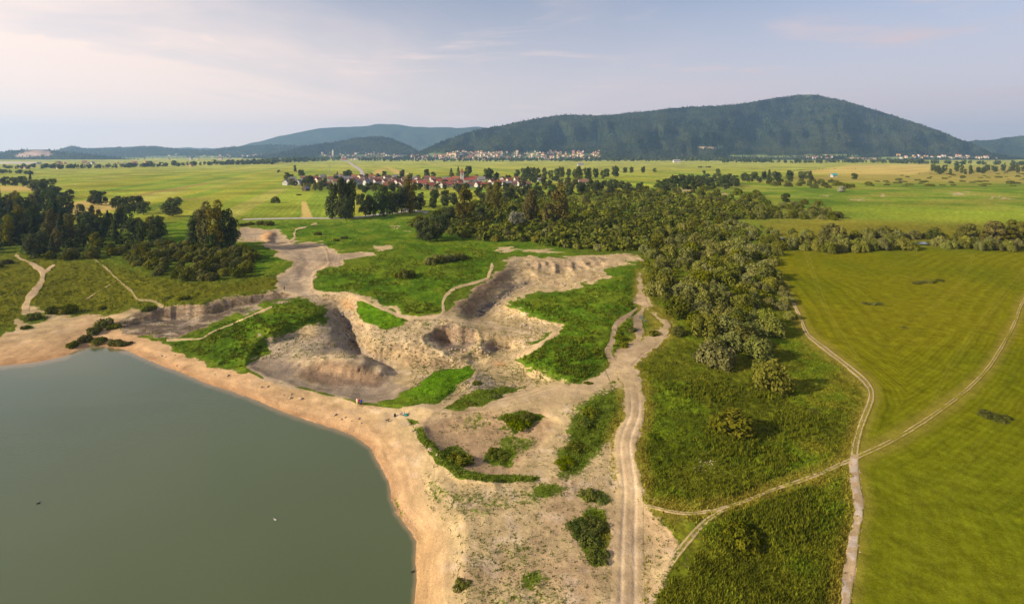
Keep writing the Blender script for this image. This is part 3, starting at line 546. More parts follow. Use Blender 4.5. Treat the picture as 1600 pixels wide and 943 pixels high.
fattr(me, 'grass_cover', GM); fattr(me, 'grass_tall', TALL); cattr(me, 'grass_colour', GC); cattr(me, 'soil_colour', SCOL)
put('ground', me, kind='structure')

# ---- tracks, footpaths and roads: thin sheets just above the ground
M_PATH = M_GROUND
def ribbon(key, lift=0.05):
    P, w0, w1 = PSM[key]; P = np.array(P); w0 *= 1.35; w1 *= 1.35; seg = np.hypot(*np.diff(P, axis=0).T); L = np.concatenate([[0], np.cumsum(seg)])
    n = max(4, int(L[-1] / 2.2)); s = np.linspace(0, L[-1], n)
    px = np.interp(s, L, P[:, 0]); py = np.interp(s, L, P[:, 1]); w = w0 + (w1 - w0) * s / L[-1]
    tx = np.gradient(px); ty = np.gradient(py); tl = np.hypot(tx, ty) + 1e-9; nx, ny = -ty / tl, tx / tl
    k = int(max(2, min(14, max(w0, w1) / 1.2))); o = np.linspace(-1, 1, 2 * k + 1)
    X = px[:, None] + nx[:, None] * w[:, None] * o; Y = py[:, None] + ny[:, None] * w[:, None] * o
    pts = np.array([[at(X[i, j], Y[i, j]) for j in range(len(o))] for i in range(n)])
    edge = 1 - np.abs(o) ** 6
    # lift a touch more with distance so that the coarser ground sheet never shows through
    dist = pts[..., 1]; pts[..., 2] += (lift + dist * 0.00035) * (0.35 + 0.65 * edge)
    h, G, S, g, tall = terrain(X, Y)
    m = mesh_np(key, pts.reshape(-1, 3), grid_faces(n, len(o)), [M_PATH], True)
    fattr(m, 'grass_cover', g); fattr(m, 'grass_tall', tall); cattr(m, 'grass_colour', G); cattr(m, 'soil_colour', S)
    put(key.split('.')[0], m, kind='structure')
for key in PSM: ribbon(key)

# ---- lake, puddles and the stream
def water_material(depth=False):
    t = NT('lake_water'); p = t.pos()
    deep = t.noise(p, 0.012, 3, 0.5)
    c = t.mix(t.ramp(deep, 0.35, 0.65), (0.054, 0.080, 0.026), (0.066, 0.092, 0.032))
    if depth: c = t.mix(t.ramp(t.attr('depth', True), 0.0, 0.32), (0.20, 0.155, 0.075), c)
    w1 = t.noise(p, 0.9, 4, 0.65, 0.3, (1.0, 1.9, 1.0)); w2 = t.noise(p, 0.12, 2, 0.5, 0.2); w3 = t.noise(p, 0.03, 3, 0.5, 0.4, (1.0, 2.5, 1.0))
    h = t.math('ADD', t.math('MULTIPLY', w1, 0.7), t.math('MULTIPLY', w2, 0.5))
    t.b.inputs['IOR'].default_value = 1.5
    return t.fin(c, t.ramp(w3, 0.35, 0.65, 0.03, 0.15), 0.5, t.bump(h, t.ramp(w3, 0.35, 0.65, 0.07, 0.22), 0.2))
M_WATER = water_material()
def offset_poly(P, d):
    out = []
    for i in range(len(P)):
        a, b, c = np.array(P[i - 1], float), np.array(P[i], float), np.array(P[(i + 1) % len(P)], float)
        t = (c - a) / (np.hypot(*(c - a)) + 1e-9); out.append(b + np.array((t[1], -t[0])) * d)
    return out
WATER_Z = -4.0
M_LAKE = water_material(True)
sel = (SD_LAKE > -7.5) & (ys > 500)[:, None]; fc = grid_faces(NR, NC); fc = fc[sel.ravel()[fc].all(1)]; used, inv = np.unique(fc, return_inverse=True)
DW = (CAM_H - WATER_Z) * FPX / (YY - YH); WV = np.stack([(XX - CX) / FPX * DW, DW, np.full(XX.shape, WATER_Z)], -1).reshape(-1, 3)[used]
me = mesh_np('lake_water', WV, inv.reshape(-1, 4), [M_LAKE], True); fattr(me, 'depth', np.maximum(0, WATER_Z - ZZ.ravel()[used]))
put('lake_water', me, kind='structure')
for cx_, cy_, rx_, ry_ in ((1002, 497, 3.4, 2.6), (1008, 501, 2.4, 1.2), (996, 515, 3.2, 1.6), (260, 524, 5, 0.7), (245, 526, 4, .6)):
    c = at(cx_, cy_); vs = []
    for k in range(14):
        a = 2 * math.pi * k / 14; r = 1 + .25 * math.sin(3 * a + cx_)
        q = at(cx_ + rx_ * r * math.cos(a), cy_ + ry_ * r * math.sin(a)); vs.append((q.x, q.y, c.z + .10))
    me = bpy.data.meshes.new('puddle'); me.from_pydata(vs, [], [list(range(14))]); me.materials.append(M_WATER)
    if me.polygons[0].normal.z < 0: me.flip_normals()
    put('puddle', me, kind='structure')
st = smooth_line([(1170, 372), (1215, 373.5), (1250, 374), (1330, 376), (1425, 380.5), (1470, 382), (1540, 384), (1620, 385), (1750, 386)], 6)
vs = []
for x, y in st:
    for dy in (-1.7, 1.7):
        q = at(x, y + dy); vs.append((q.x, q.y, 0.75))
me = mesh_np('stream', vs, [(2 * i, 2 * i + 1, 2 * i + 3, 2 * i + 2) for i in range(len(st) - 1)], [M_WATER]); me.polygons[0].normal.z < 0 and me.flip_normals()
put('stream', me, kind='structure')

# ---------------------------------------------------------------- far hills and their woods
def hill_material(name, c1, c2):
    t = NT(name); p = t.pos(); n = t.noise(p, 0.02, 6, 0.65); hc = t.attr('hill_colour'); f = t.attr('open_land', True)
    return t.fin(t.mix(f, t.mix(n, c1, c2), hc), 1.0, 0.0, t.bump(n, 0.6, 14))
M_HILL = hill_material('wooded_slope', (0.020, 0.032, 0.014), (0.038, 0.055, 0.022))
HILLS = {}
def make_hill(name, sky_pts, d_foot, d_ridge, seed, relief=0.18, patches=()):
    P = np.array(sky_pts, float); x = np.arange(P[0, 0], P[-1, 0] + .1, 4.0)
    ysk = np.interp(x, P[:, 0], P[:, 1])
    kern = np.ones(7) / 7; ysk = np.convolve(np.pad(ysk, 1, 'edge'), np.ones(3) / 3, 'valid') + 13 * FPX / d_ridge; ysk = ysk + (fbm(x / 14, x * 0, seed, 3) - .5) * 1.6
    yf = YH + CAM_H * FPX / d_foot + .6; t = np.linspace(0, 1, 46)
    Xg, T = np.meshgrid(x, t); Ys = yf + (np.minimum(ysk, yf - .4)[None] - yf) * T
    width = np.clip((yf - ysk) / max(1, (yf - ysk).max()), .08, 1)[None]
    gul = fbm(Xg / 34 + T * .6, T * 2.2, seed + 5, 4) - .5
    D = d_foot + (d_ridge - d_foot) * width ** .6 * T ** .9 + gul * 1.8 * relief * (d_ridge - d_foot) * np.sin(np.pi * np.clip(T, 0, 1)) ** .7 * 2.0
    for i in range(1, len(t)): D[i] = np.maximum(D[i], D[i - 1] + 4)
    Z = CAM_H - (Ys - YH) * D / FPX
    # the far side falls away behind the ridge
    V = np.stack([(Xg - CX) / FPX * D, D, Z], -1)
    back = []
    for k in (1, 2, 3):
        b = V[-1].copy(); b[:, 1] += (d_ridge - d_foot) * .28 * k; b[:, 2] = V[-1][:, 2] * (1 - .31 * k) - 8; back.append(b)
    V = np.concatenate([V, np.array(back)], 0)
    m = mesh_np(name, V.reshape(-1, 3), grid_faces(*V.shape[:2])[:, ::-1], [M_HILL], True)
    oc = np.zeros(V.shape); of = np.zeros(V.shape[:2]); jj = (fbm(Xg / 9, Ys / 2.5, seed + 9, 3) - .5)
    for (cx_, cy_, rx_, ry_, col) in patches:
        f = sstep(1.2, .75, np.hypot((Xg - cx_) / rx_, (Ys - cy_) / ry_) + jj * .9); of[:46] = np.maximum(of[:46], f); oc[:46] = np.where(f[..., None] > .02, np.array(col), oc[:46])
    fattr(m, 'open_land', of); cattr(m, 'hill_colour', oc)
    put(name, m, kind='structure')
    HILLS[name] = (x, t, V[:46], of[:46], Ys)
GREENF, TAN, STONE = (.20, .25, .085), (.40, .30, .17), (.36, .27, .22)
make_hill('mountain', [(600, 247.5), (640, 243), (660, 233), (700, 215), (740, 203), (780, 195), (830, 185), (870, 179), (900, 177.5), (930, 179), (970, 176.5), (1010, 172.5), (1050, 167.5), (1090, 164.5), (1130, 163.5),
          (1160, 160.5), (1200, 153.5), (1228, 149.5), (1248, 146.5), (1265, 145.5), (1280, 147), (1292, 150.5), (1320, 156), (1360, 168), (1400, 180.5), (1440, 193), (1480, 208), (1520, 224), (1550, 237), (1580, 244), (1640, 247.5)], 4150, 5900, 3, .20,
          [(1195, 244.5, 70, 2.2, GREENF), (1345, 248, 30, 2.0, TAN), (1105, 231, 14, 1.6, TAN), (1300, 243, 60, 1.6, GREENF), (1400, 247, 26, 2.4, GREENF), (1258, 150, 8, .8, GREENF), (800, 243, 150, 5, (.10, .13, .06)), (1480, 246, 70, 2, (.12, .15, .07))])
make_hill('far_mountains', [(330, 240), (390, 223), (420, 216.5), (440, 211), (480, 203), (500, 199), (540, 197.5), (575, 196.5), (587, 192.5), (620, 193), (640, 197), (680, 198), (720, 198.5), (750, 197), (790, 204), (880, 218), (960, 232), (1020, 240)], 9300, 11200, 14, .12)
make_hill('wooded_hill', [(380, 245), (430, 239), (480, 226), (520, 221), (550, 215), (585, 211.5), (610, 214), (632, 223), (655, 236), (690, 245)], 5200, 6000, 25, .16,
          [(570, 244, 70, 2.4, (.10, .13, .06))])
make_hill('quarry_hill', [(-640, 205), (-420, 212), (-240, 222), (-120, 233), (-30, 240), (0, 237), (20, 232.5), (50, 231.5), (75, 232), (120, 237), (160, 241.5), (205, 248), (240, 249)], 4400, 5000, 31, .14, [(58, 240, 27, 5.0, STONE), (35, 243, 12, 3, STONE)])
make_hill('low_hills', [(-60, 238), (60, 236), (85, 235), (112, 226), (132, 231), (200, 228.5), (240, 227), (270, 231), (320, 233), (360, 228.5), (400, 225.5), (440, 224.5), (480, 227), (540, 233), (600, 242)], 6300, 7600, 43, .16,
          [(255, 245, 40, 1.4, GREENF), (330, 245, 30, 1.2, GREENF)])
make_hill('east_hills', [(1400, 243), (1470, 228), (1510, 219), (1550, 217.5), (1575, 213), (1600, 210.5), (1680, 203), (1760, 206), (1900, 190), (2100, 200), (2250, 215)], 5600, 7400, 57, .15)
make_hill('distant_ridge', [(180, 240), (250, 231), (290, 229.5), (330, 231), (380, 233), (430, 240)], 11800, 12600, 61, .1)

M_WOOD = foliage('far_wood_leaves', (0.010, 0.020, 0.012), (0.074, 0.080, 0.032), 0.1)
def forest(name, hills, n, label, seed):
    g = np.random.default_rng(seed); VV = []; FF = []; TT = []; base = 0
    ang = np.arange(5) * 2 * np.pi / 5; ring = np.stack([np.cos(ang), np.sin(ang), 0 * ang], 1)
    fr = np.array([(i, (i + 1) % 5, 5) for i in range(5)] + [((i + 1) % 5, i, 6) for i in range(5)])
    for hname, cnt in zip(hills, n):
        x, t, V, of, Ys = HILLS[hname]; hgt = (Ys[0] - Ys[-1]); pr = np.clip(hgt, .5, None); pr = pr / pr.sum()
        j = g.choice(len(x) - 1, cnt, p=pr[:-1] / pr[:-1].sum()); ti = g.random(cnt) ** .92 * (len(t) - 1.02); i = ti.astype(int); ft = (ti - i)[:, None]; fx = g.random((cnt, 1))
        Pp = (V[i, j] * (1 - fx) + V[i, j + 1] * fx) * (1 - ft) + (V[i + 1, j] * (1 - fx) + V[i + 1, j + 1] * fx) * ft
        ok = of[i, j] < .3; Pp = Pp[ok]; m = len(Pp)
        con = g.random(m) < .55; hh = np.where(con, g.uniform(15, 27, m), g.uniform(11, 18, m)); rr = np.where(con, g.uniform(3.2, 5.2, m), g.uniform(5.0, 8.5, m))
        k0 = g.random(m) * 6.28
        rot = np.stack([np.stack([np.cos(k0), -np.sin(k0)], -1), np.stack([np.sin(k0), np.cos(k0)], -1)], 1)
        rv = np.einsum('mij,kj->mki', rot, ring[:, :2]) * rr[:, None, None] * g.uniform(.75, 1.2, (m, 5, 1))
        zc = np.where(con, .18, .48)[:, None] * hh[:, None] + g.uniform(-1, 1, (m, 5))
        ringv = np.concatenate([rv, zc[..., None]], 2); top = np.stack([g.uniform(-1, 1, m), g.uniform(-1, 1, m), hh], 1)[:, None]; bot = np.zeros((m, 1, 3))
        vs = np.concatenate([ringv, top, bot], 1) + Pp[:, None]; stand = fbm(Pp[:, 0] / 260, Pp[:, 2] / 70 + Pp[:, 1] / 500, 7, 4); con2 = stand > .5; tone = np.repeat(np.clip((stand - .5) * 2.6 + np.where(con, .28, .6) + g.normal(0, .2, m), 0, 1), 7)
        VV.append(vs.reshape(-1, 3)); FF.append((fr[None] + (np.arange(m) * 7)[:, None, None] + base).reshape(-1, 3)); TT.append(tone); base += m * 7
    m = mesh_np(name, np.concatenate(VV), np.concatenate(FF), [M_WOOD]); fattr(m, 'tone', np.concatenate(TT))
    put(name, m, kind='stuff', label=label, cat='forest')
forest('mountain_forest', ['mountain'], [24000], 'dark conifer and beech forest covering the big long mountain', 1)
forest('hill_forest', ['wooded_hill'], [4200], 'forest on the rounded hill behind the far town', 2)
forest('ridge_forest', ['low_hills', 'quarry_hill'], [6500, 4200], 'bluish forest on the low hills and quarry hill', 3)
forest('eastern_forest', ['east_hills'], [5200], 'hazy forest on the hills beyond the end of the big mountain', 4)

# ---------------------------------------------------------------- plants
M_WILLOW = foliage('willow_leaves', (0.104, 0.120, 0.020), (0.250, 0.248, 0.058), 0.17)
M_GREEN = foliage('shrub_leaves', (0.056, 0.076, 0.008), (0.175, 0.172, 0.022), 0.17)
M_DARK = foliage('tree_leaves', (0.034, 0.054, 0.014), (0.098, 0.118, 0.032), 0.15)
M_LIGHT = foliage('poplar_leaves', (0.078, 0.082, 0.013), (0.200, 0.176, 0.032), 0.17)
M_SILVER = foliage('silver_leaves', (0.190, 0.200, 0.130), (0.360, 0.360, 0.260), 0.2)
M_NEEDLE = foliage('pine_needles', (0.022, 0.036, 0.014), (0.062, 0.078, 0.030), 0.1)
M_WEED = foliage('weed_leaves', (0.062, 0.098, 0.008), (0.170, 0.185, 0.016), 0.3)
def grass_blades():
    t = NT('grass_blades'); c = t.attr('blade_colour'); d = t.add('ShaderNodeBsdfDiffuse'); tr = t.add('ShaderNodeBsdfTranslucent'); mx = t.add('ShaderNodeMixShader'); mx.inputs[0].default_value = .35
    t.l.new(c, d.inputs[0]); t.l.new(c, tr.inputs[0]); t.l.new(d.outputs[0], mx.inputs[1]); t.l.new(tr.outputs[0], mx.inputs[2]); t.l.new(mx.outputs[0], t.out.inputs[0]); return t.m
M_GRASS = grass_blades()
M_BARK = plain('bark', (0.085, 0.062, 0.045), 0.95, 0.1, 0.3, 2.0)

def leaf_cloud(lobes, n, size, seed, up=0.25, squash=0.62, spread=0.38):
    """leaf quads over the surfaces of many small lobes; returns vertices, faces, tone"""
    g = np.random.default_rng(seed); C = np.array([l[0] for l in lobes], float); Rr = np.array([l[1] for l in lobes], float); tn = g.uniform(.2, .8, len(lobes))
    w = (Rr.prod(1)) ** (2 / 3); li = g.choice(len(lobes), int(n * 1.8), p=w / w.sum())
    d = g.normal(size=(len(li), 3)); d[:, 2] += up; d /= np.linalg.norm(d, axis=1)[:, None]
    P = C[li] + d * Rr[li] * g.uniform(.72, 1.10, len(li))[:, None]
    q = (P[:, None] - C[None]) / Rr[None]; q = np.linalg.norm(q, axis=2); q[np.arange(len(li)), li] = 9
    keep = (q.min(1) > .62) & (P[:, 2] > 0.0); P, d, li = P[keep][:n], d[keep][:n], li[keep][:n]; m = len(P)
    N = d + g.normal(size=(m, 3)) * spread; N[:, 2] += .15; N /= np.linalg.norm(N, axis=1)[:, None]
    T = np.cross(N, g.normal(size=(m, 3))); T /= np.linalg.norm(T, axis=1)[:, None] + 1e-9; B = np.cross(N, T)
    s = size * g.uniform(.6, 1.35, (m, 1)); T = T * s; B = B * s * squash
    V = np.stack([P - T, P - B * .9 + N * s * .12, P + T, P + B * .9 + N * s * .12], 1).reshape(-1, 3)
    F = np.arange(m * 4).reshape(-1, 4); tone = np.repeat(np.clip(tn[li] + g.normal(0, .09, m), 0, 1), 4)
    return V, F, tone
def tube(p0, p1, r0, r1, k=6):
    p0, p1 = np.array(p0, float), np.array(p1, float); ax = p1 - p0; ax /= np.linalg.norm(ax); a = np.cross(ax, (0.3, 1, 0.2)); a /= np.linalg.norm(a); b = np.cross(ax, a)
    an = np.arange(k) * 2 * np.pi / k; rg = np.cos(an)[:, None] * a + np.sin(an)[:, None] * b
    V = np.concatenate([p0 + rg * r0, p1 + rg * r1]); F = [(i, (i + 1) % k, k + (i + 1) % k, k + i) for i in range(k)]
    return V, np.array(F)
def join(parts):
    V = []; F = []; b = 0
    for v, f in parts: V.append(v); F.append(np.array(f) + b); b += len(v)
    return np.concatenate(V), np.concatenate(F)

def bush_mesh(name, mat, seed, n=1500, h=1.35, lobes=18, leaf=0.085, vert=1.25, shape=None):
    g = np.random.default_rng(seed); L = []
    for k in range(lobes):
        a = g.uniform(0, 6.28); r = math.sqrt(g.uniform(0, 1)) * .78; top = h * math.sqrt(max(.05, 1 - (r / 1.05) ** 2)) * g.uniform(.78, 1.06)
        rr = g.uniform(.22, .36); L.append(((math.cos(a) * r, math.sin(a) * r * .95, max(.16, top - rr * vert)), (rr, rr, rr * vert)))
        if r > .35: L.append(((math.cos(a) * r * 1.02, math.sin(a) * r, max(.12, (top - rr) * .45)), (rr, rr, rr)))
    V, F, tone = leaf_cloud(L, n, leaf, seed + 1, .3)
    st = []
    for k in range(6):
        a = g.uniform(0, 6.28); st.append(tube((0.05 * math.cos(a), .05 * math.sin(a), -.12), (.45 * math.cos(a), .45 * math.sin(a), h * .6), .028, .012, 4))
    sv, sf = join(st); nf = len(F)
    me = mesh_np(name, np.concatenate([V, sv]), np.concatenate([F, sf + len(V)]), [mat, M_BARK], False, [0] * nf + [1] * len(sf))
    fattr(me, 'tone', np.concatenate([tone, np.full(len(sv), .5)])); return me
def tree_meshes(name, mat, seed, kind, n=1500):
    """crown and trunk of unit height"""
    g = np.random.default_rng(seed); L = []; limbs = []
    if kind == 'round':
        limbs.append(tube((0, 0, -.03), (0.01, 0, .34), .026, .018)); limbs.append(tube((0.01, 0, .34), (.0, .01, .72), .018, .006))
        for k in range(30):
            a = g.uniform(0, 6.28); z = g.uniform(.15, .90); R_ = .34 * math.sin(math.pi * min(1, (z - .02) / 1.02)) ** .6 * g.uniform(.55, 1.05); rr = g.uniform(.095, .155)
            c = (math.cos(a) * R_, math.sin(a) * R_, z); L.append((c, (rr, rr, rr * .85)))
            if k < 9: limbs.append(tube((0, 0, max(.15, z * .55)), (c[0] * .85, c[1] * .85, c[2]), .010, .003, 5))
        leaf = .036
    elif kind == 'tall':
        limbs.append(tube((0, 0, -.03), (0, 0, .5), .018, .012)); limbs.append(tube((0, 0, .5), (0.01, 0, .88), .012, .004))
        for k in range(34):
            z = g.uniform(.07, .93); R_ = .19 * (math.sin(math.pi * min(1, z * .86 + .13)) ** .55) * g.uniform(.2, 1.1); a = g.uniform(0, 6.28); rr = g.uniform(.055, .100)
            c = (math.cos(a) * R_, math.sin(a) * R_, z); L.append((c, (rr, rr, rr * 1.5)))
            if k < 9: limbs.append(tube((0, 0, max(.1, z - .14)), (c[0] * .9, c[1] * .9, c[2]), .007, .002, 5))
        leaf = .026
    else:
        limbs.append(tube((0, 0, -.03), (0, 0, .97), .017, .003))
        V = []; T = []
        for k in range(n):
            z = g.uniform(.06, 1.0) ; lay = .5 + .5 * math.sin(z * 46 + g.uniform(-.6, .6)); R_ = (.235 * (1 - z) ** .85 + .008) * (.55 + .45 * lay) * math.sqrt(g.uniform(.25, 1)); a = g.uniform(0, 6.28)
            d = np.array((math.cos(a), math.sin(a), -.35 + g.normal() * .25)); d /= np.linalg.norm(d); t = np.array((-math.sin(a), math.cos(a), g.normal() * .3)); s = .030 * g.uniform(.7, 1.4)
            p = np.array((math.cos(a) * R_, math.sin(a) * R_, z)); V += [p - t * s * .6, p + d * s, p + t * s * .6, p - d * s]; T += [g.uniform(.1, .9)] * 4
        V = np.array(V); F = np.arange(len(V)).reshape(-1, 4); tone = np.array(T)
    if kind != 'conifer': V, F, tone = leaf_cloud(L, n, leaf, seed + 1, .2)
    cm = mesh_np(name + '_crown', V, F, [mat]); fattr(cm, 'tone', tone)
    tv, tf = join([(v, f) for v, f in limbs]); tm = mesh_np(name + '_trunk', tv, tf, [M_BARK], True)
    return cm, tm
WILLOWS = [bush_mesh('willow_bush', M_WILLOW, 100 + i, 1700, h) for i, h in enumerate((1.15, 1.35, 1.5, 1.25, 1.05, 1.4))]
SHRUBS = [bush_mesh('green_shrub', M_GREEN, 200 + i, 1300, h, 15, .10, 1.0) for i, h in enumerate((1.2, 1.5, 1.35, 1.7))]
LOWS = [bush_mesh('low_shrub', M_GREEN, 300 + i, 900, h, 14, .10, .9) for i, h in enumerate((.55, .7, .8))]
WEEDS = [bush_mesh('weed_clump', M_WEED, 400 + i, 900, h, 14, .085, 1.1) for i, h in enumerate((.5, .65, .8))]
SILVERS = [bush_mesh('silver_willow', M_SILVER, 500, 1500, 1.7, 16, .085, 1.4)]
ROUND = [tree_meshes('round', M_DARK, 600 + i, 'round', 2300) for i in range(4)]
TALLD = [tree_meshes('tall', M_DARK, 700 + i, 'tall', 2600) for i in range(3)]
TALLL = [tree_meshes('poplar', M_LIGHT, 720 + i, 'tall', 2600) for i in range(3)]
ROUNDL = [tree_meshes('leafy', M_LIGHT, 640 + i, 'round', 2300) for i in range(2)]
CONIF = [tree_meshes('conifer', M_NEEDLE, 800 + i, 'conifer', 900) for i in range(3)]
KINDS = {'round': (ROUND, 'broadleaf_tree'), 'tall': (TALLD, 'poplar_tree'), 'tall_light': (TALLL, 'poplar_tree'), 'round_light': (ROUNDL, 'broadleaf_tree'), 'conifer': (CONIF, 'conifer_tree')}
BKINDS = {'willow': (WILLOWS, 'willow_bush'), 'shrub': (SHRUBS, 'shrub'), 'low': (LOWS, 'low_shrub'), 'weed': (WEEDS, 'weed_clump'), 'silver': (SILVERS, 'silver_willow')}
ORD = 'first second third fourth fifth sixth seventh eighth ninth tenth eleventh twelfth thirteenth fourteenth fifteenth sixteenth seventeenth eighteenth nineteenth twentieth'.split()
TENS = {20: 'twenty', 30: 'thirty', 40: 'forty', 50: 'fifty', 60: 'sixty'}
def ordinal(i):
    if i < 20: return ORD[i]
    n = i + 1; t = n // 10 * 10
    return {30: 'thirtieth', 40: 'fortieth', 50: 'fiftieth', 60: 'sixtieth'}.get(n) or TENS[t] + '-' + ORD[n - t - 1]
def tree(kind, x, y, hpx, wpx, label, cat='tree', group=None, sink=.0):
    var, name = KINDS[kind]; cm, tm = rnd.choice(var); p = at(x, y, -.15); s = hpx / (FPX / p.y)
    nat = .84 if 'round' in kind else (.50 if 'tall' in kind else .46); w = (wpx / hpx) / nat * s * rnd.uniform(.92, 1.08)
    root = put(name, None, loc=p, rz=rnd.uniform(0, 6.28), sc=(w, w, s), label=label, cat=cat, group=group); root.empty_display_size = .01
    put('trunk', tm, root); put('crown', cm, root); return root
def bush(kind, x, y, wm, label, cat='bush', group=None, hk=1.0, name_=None):
    var, name = BKINDS[kind]; name = name_ or name; p = at(x, y, -.1); r = wm / 2
    return put(name, rnd.choice(var), loc=p, rz=rnd.uniform(0, 6.28), sc=(r * rnd.uniform(.9, 1.1), r * rnd.uniform(.9, 1.1), r * hk * rnd.uniform(.88, 1.12)), label=label, cat=cat, group=group)
def inpoly(P, x, y):
    ins = False; j = len(P) - 1
    for i in range(len(P)):
        (ax, ay), (bx, by) = P[i], P[j]
        if (ay > y) != (by > y) and x < (bx - ax) * (y - ay) / (by - ay) + ax: ins = not ins
        j = i
    return ins
def scatter(P, n, spacing, tries=40):
    """points in a photo-plane polygon, thinned so that neighbours keep their ground distance (m)"""
    P = [tuple(p) for p in P]; x0, x1 = min(p[0] for p in P), max(p[0] for p in P); y0, y1 = min(p[1] for p in P), max(p[1] for p in P); out = []; w = []
    for _ in range(n * tries):
        if len(out) >= n: break
        y = rnd.uniform(y0, y1); x = rnd.uniform(x0, x1)
        if not inpoly(P, x, y): continue
        q = ((x - CX) / (y - YH) * CAM_H, FPX / (y - YH) * CAM_H); sp = spacing * (1 + max(0, 360 - y) / 60)
        if any((q[0] - a) ** 2 + ((q[1] - b) * .55) ** 2 < sp * sp for a, b in w): continue
        w.append(q); out.append((x, y))
    return out
def ordered(items, fn):
    """items sorted by column; fn(item, ordinal) builds one"""
    for i, it in enumerate(sorted(items, key=lambda a: a[0])): fn(it, ordinal(i))

# --- single trees and small rows
ordered([(520, 341, 54, 24, 'tall'), (533, 341, 63, 27, 'tall'), (546, 340.5, 64, 28, 'tall'), (540, 343, 36, 24, 'round'), (571, 338, 37, 24, 'round'), (583, 339, 30, 16, 'round'), (599, 337, 52, 24, 'tall'), (613, 335, 38, 22, 'round'), (627, 333, 44, 22, 'tall'), (640, 332, 56, 26, 'tall_light'), (652, 330, 24, 22, 'round')],
        lambda t, n: tree(t[4], *t[:4], f'dark tree, {n} from the left in the row along the white country road', group='trees along the country road'))
ordered([(306, 384, 58, 26, 'tall'), (320, 388, 70, 30, 'tall_light'), (338, 390, 74, 30, 'tall_light'), (352, 389, 62, 30, 'tall'), (364, 388, 52, 24, 'tall'), (330, 394, 30, 22, 'round')],
        lambda t, n: tree(t[4], *t[:4], f'tall dense poplar, {n} from the left in the clump beside the grey gravel bed', group='poplar clump beside the gravel bed'))
tree('round', 270, 338, 31, 32, 'lone round dark tree standing on the green slope between the wood and the poplar clump')
ordered([(147, 320, 24, 20, 'round'), (158, 321, 23, 18, 'round'), (181, 327, 22, 16, 'round'), (196, 330, 24, 20, 'round'), (210, 333, 29, 28, 'round'), (224, 335, 22, 20, 'round')],
        lambda t, n: tree(t[4], *t[:4], f'round dark tree, {n} from the left, in the row behind the wood', group='row of round trees behind the wood'))
ordered([(8, 291, 16, 14, 'round'), (22, 290, 14, 14, 'round'), (36, 292, 18, 16, 'round'), (47, 295, 24, 12, 'conifer'), (62, 301, 22, 22, 'round'), (74, 304, 26, 26, 'round'), (84, 308, 18, 18, 'round'), (108, 311, 16, 14, 'round'), (97, 310, 10, 12, 'round')],
        lambda t, n: tree(t[4], *t[:4], f'small dark tree, {n} from the left at the far left field corner', group='trees at the far left field corner'))
ordered([(726, 349, 56, 30, 'tall_light'), (776, 334, 50, 22, 'tall_light'), (768, 322, 34, 22, 'round_light'), (829, 350, 56, 28, 'tall_light'), (876, 351, 60, 32, 'tall_light'), (856, 352, 36, 26, 'round_light'), (702, 346, 24, 26, 'round'), (748, 344, 22, 24, 'round')],
        lambda t, n: tree(t[4], *t[:4], f'tall light green tree, {n} from the left above the thicket below the village', group='tall trees rising out of the thicket'))
ordered([(660, 374, 34, 26, 'round'), (683, 376, 44, 34, 'round'), (672, 377, 26, 24, 'round')], lambda t, n: tree(t[4], *t[:4], f'dark spreading tree, {n} from the left in the clump on the lush slope', group='tree clump on the lush slope'))
bush('silver', 808, 356, 12.5, 'silvery pale rounded willow standing out of the thicket below the tall trees', 'willow', hk=1.15)
bush('silver', 1174, 374, 6.6, 'small silvery willow in the upper part of the big thicket', 'willow', hk=1.1)
tree('tall_light', 1298, 378, 30, 26, 'broad tall tree standing in the hedge at its left half', cat='tree')
tree('round_light', 1310, 379, 27, 24, 'round tree standing just right of the broad tree in the hedge')
ordered([(1509, 380, 33, 30, 'round_light'), (1554, 380, 37, 28, 'round_light'), (1590, 379, 36, 28, 'round_light'), (1575, 381, 24, 22, 'round_light'), (1536, 381, 18, 18, 'round_light'), (1630, 380, 36, 30, 'round_light')],
        lambda t, n: tree(t[4], *t[:4], f'rounded tree, {n} from the left in the hedge near the right edge', group='trees in the right end of the hedge'))
tree('round', 1335, 280, 10, 10, 'lone round tree on the brown heath right of the teal shed', group=None)
ordered([(977, 271, 10, 7, 'round'), (987, 271, 11, 7, 'round'), (1005, 271, 12, 8, 'round'), (1023, 270, 8, 6, 'round'), (958, 274, 6, 5, 'round'), (1100, 271, 5, 6, 'round'), (1122, 272, 9, 7, 'round')],
        lambda t, n: tree(t[4], *t[:4], f'small field tree, {n} from the left standing free on the pale fields', group='free-standing trees on the pale fields'))
tree('tall', 461, 268, 10, 7, 'lone dark tree on the pale field above the left end of the village')
tree('round', 435, 270, 5, 5, 'tiny lone tree on the pale field left of the village')
bush('shrub', 430, 317, 9, 'dark bush on the striped green field left of the tan strip', 'bush'); bush('low', 466, 305, 7, 'small bush on the green field below the dark barn', 'bush')
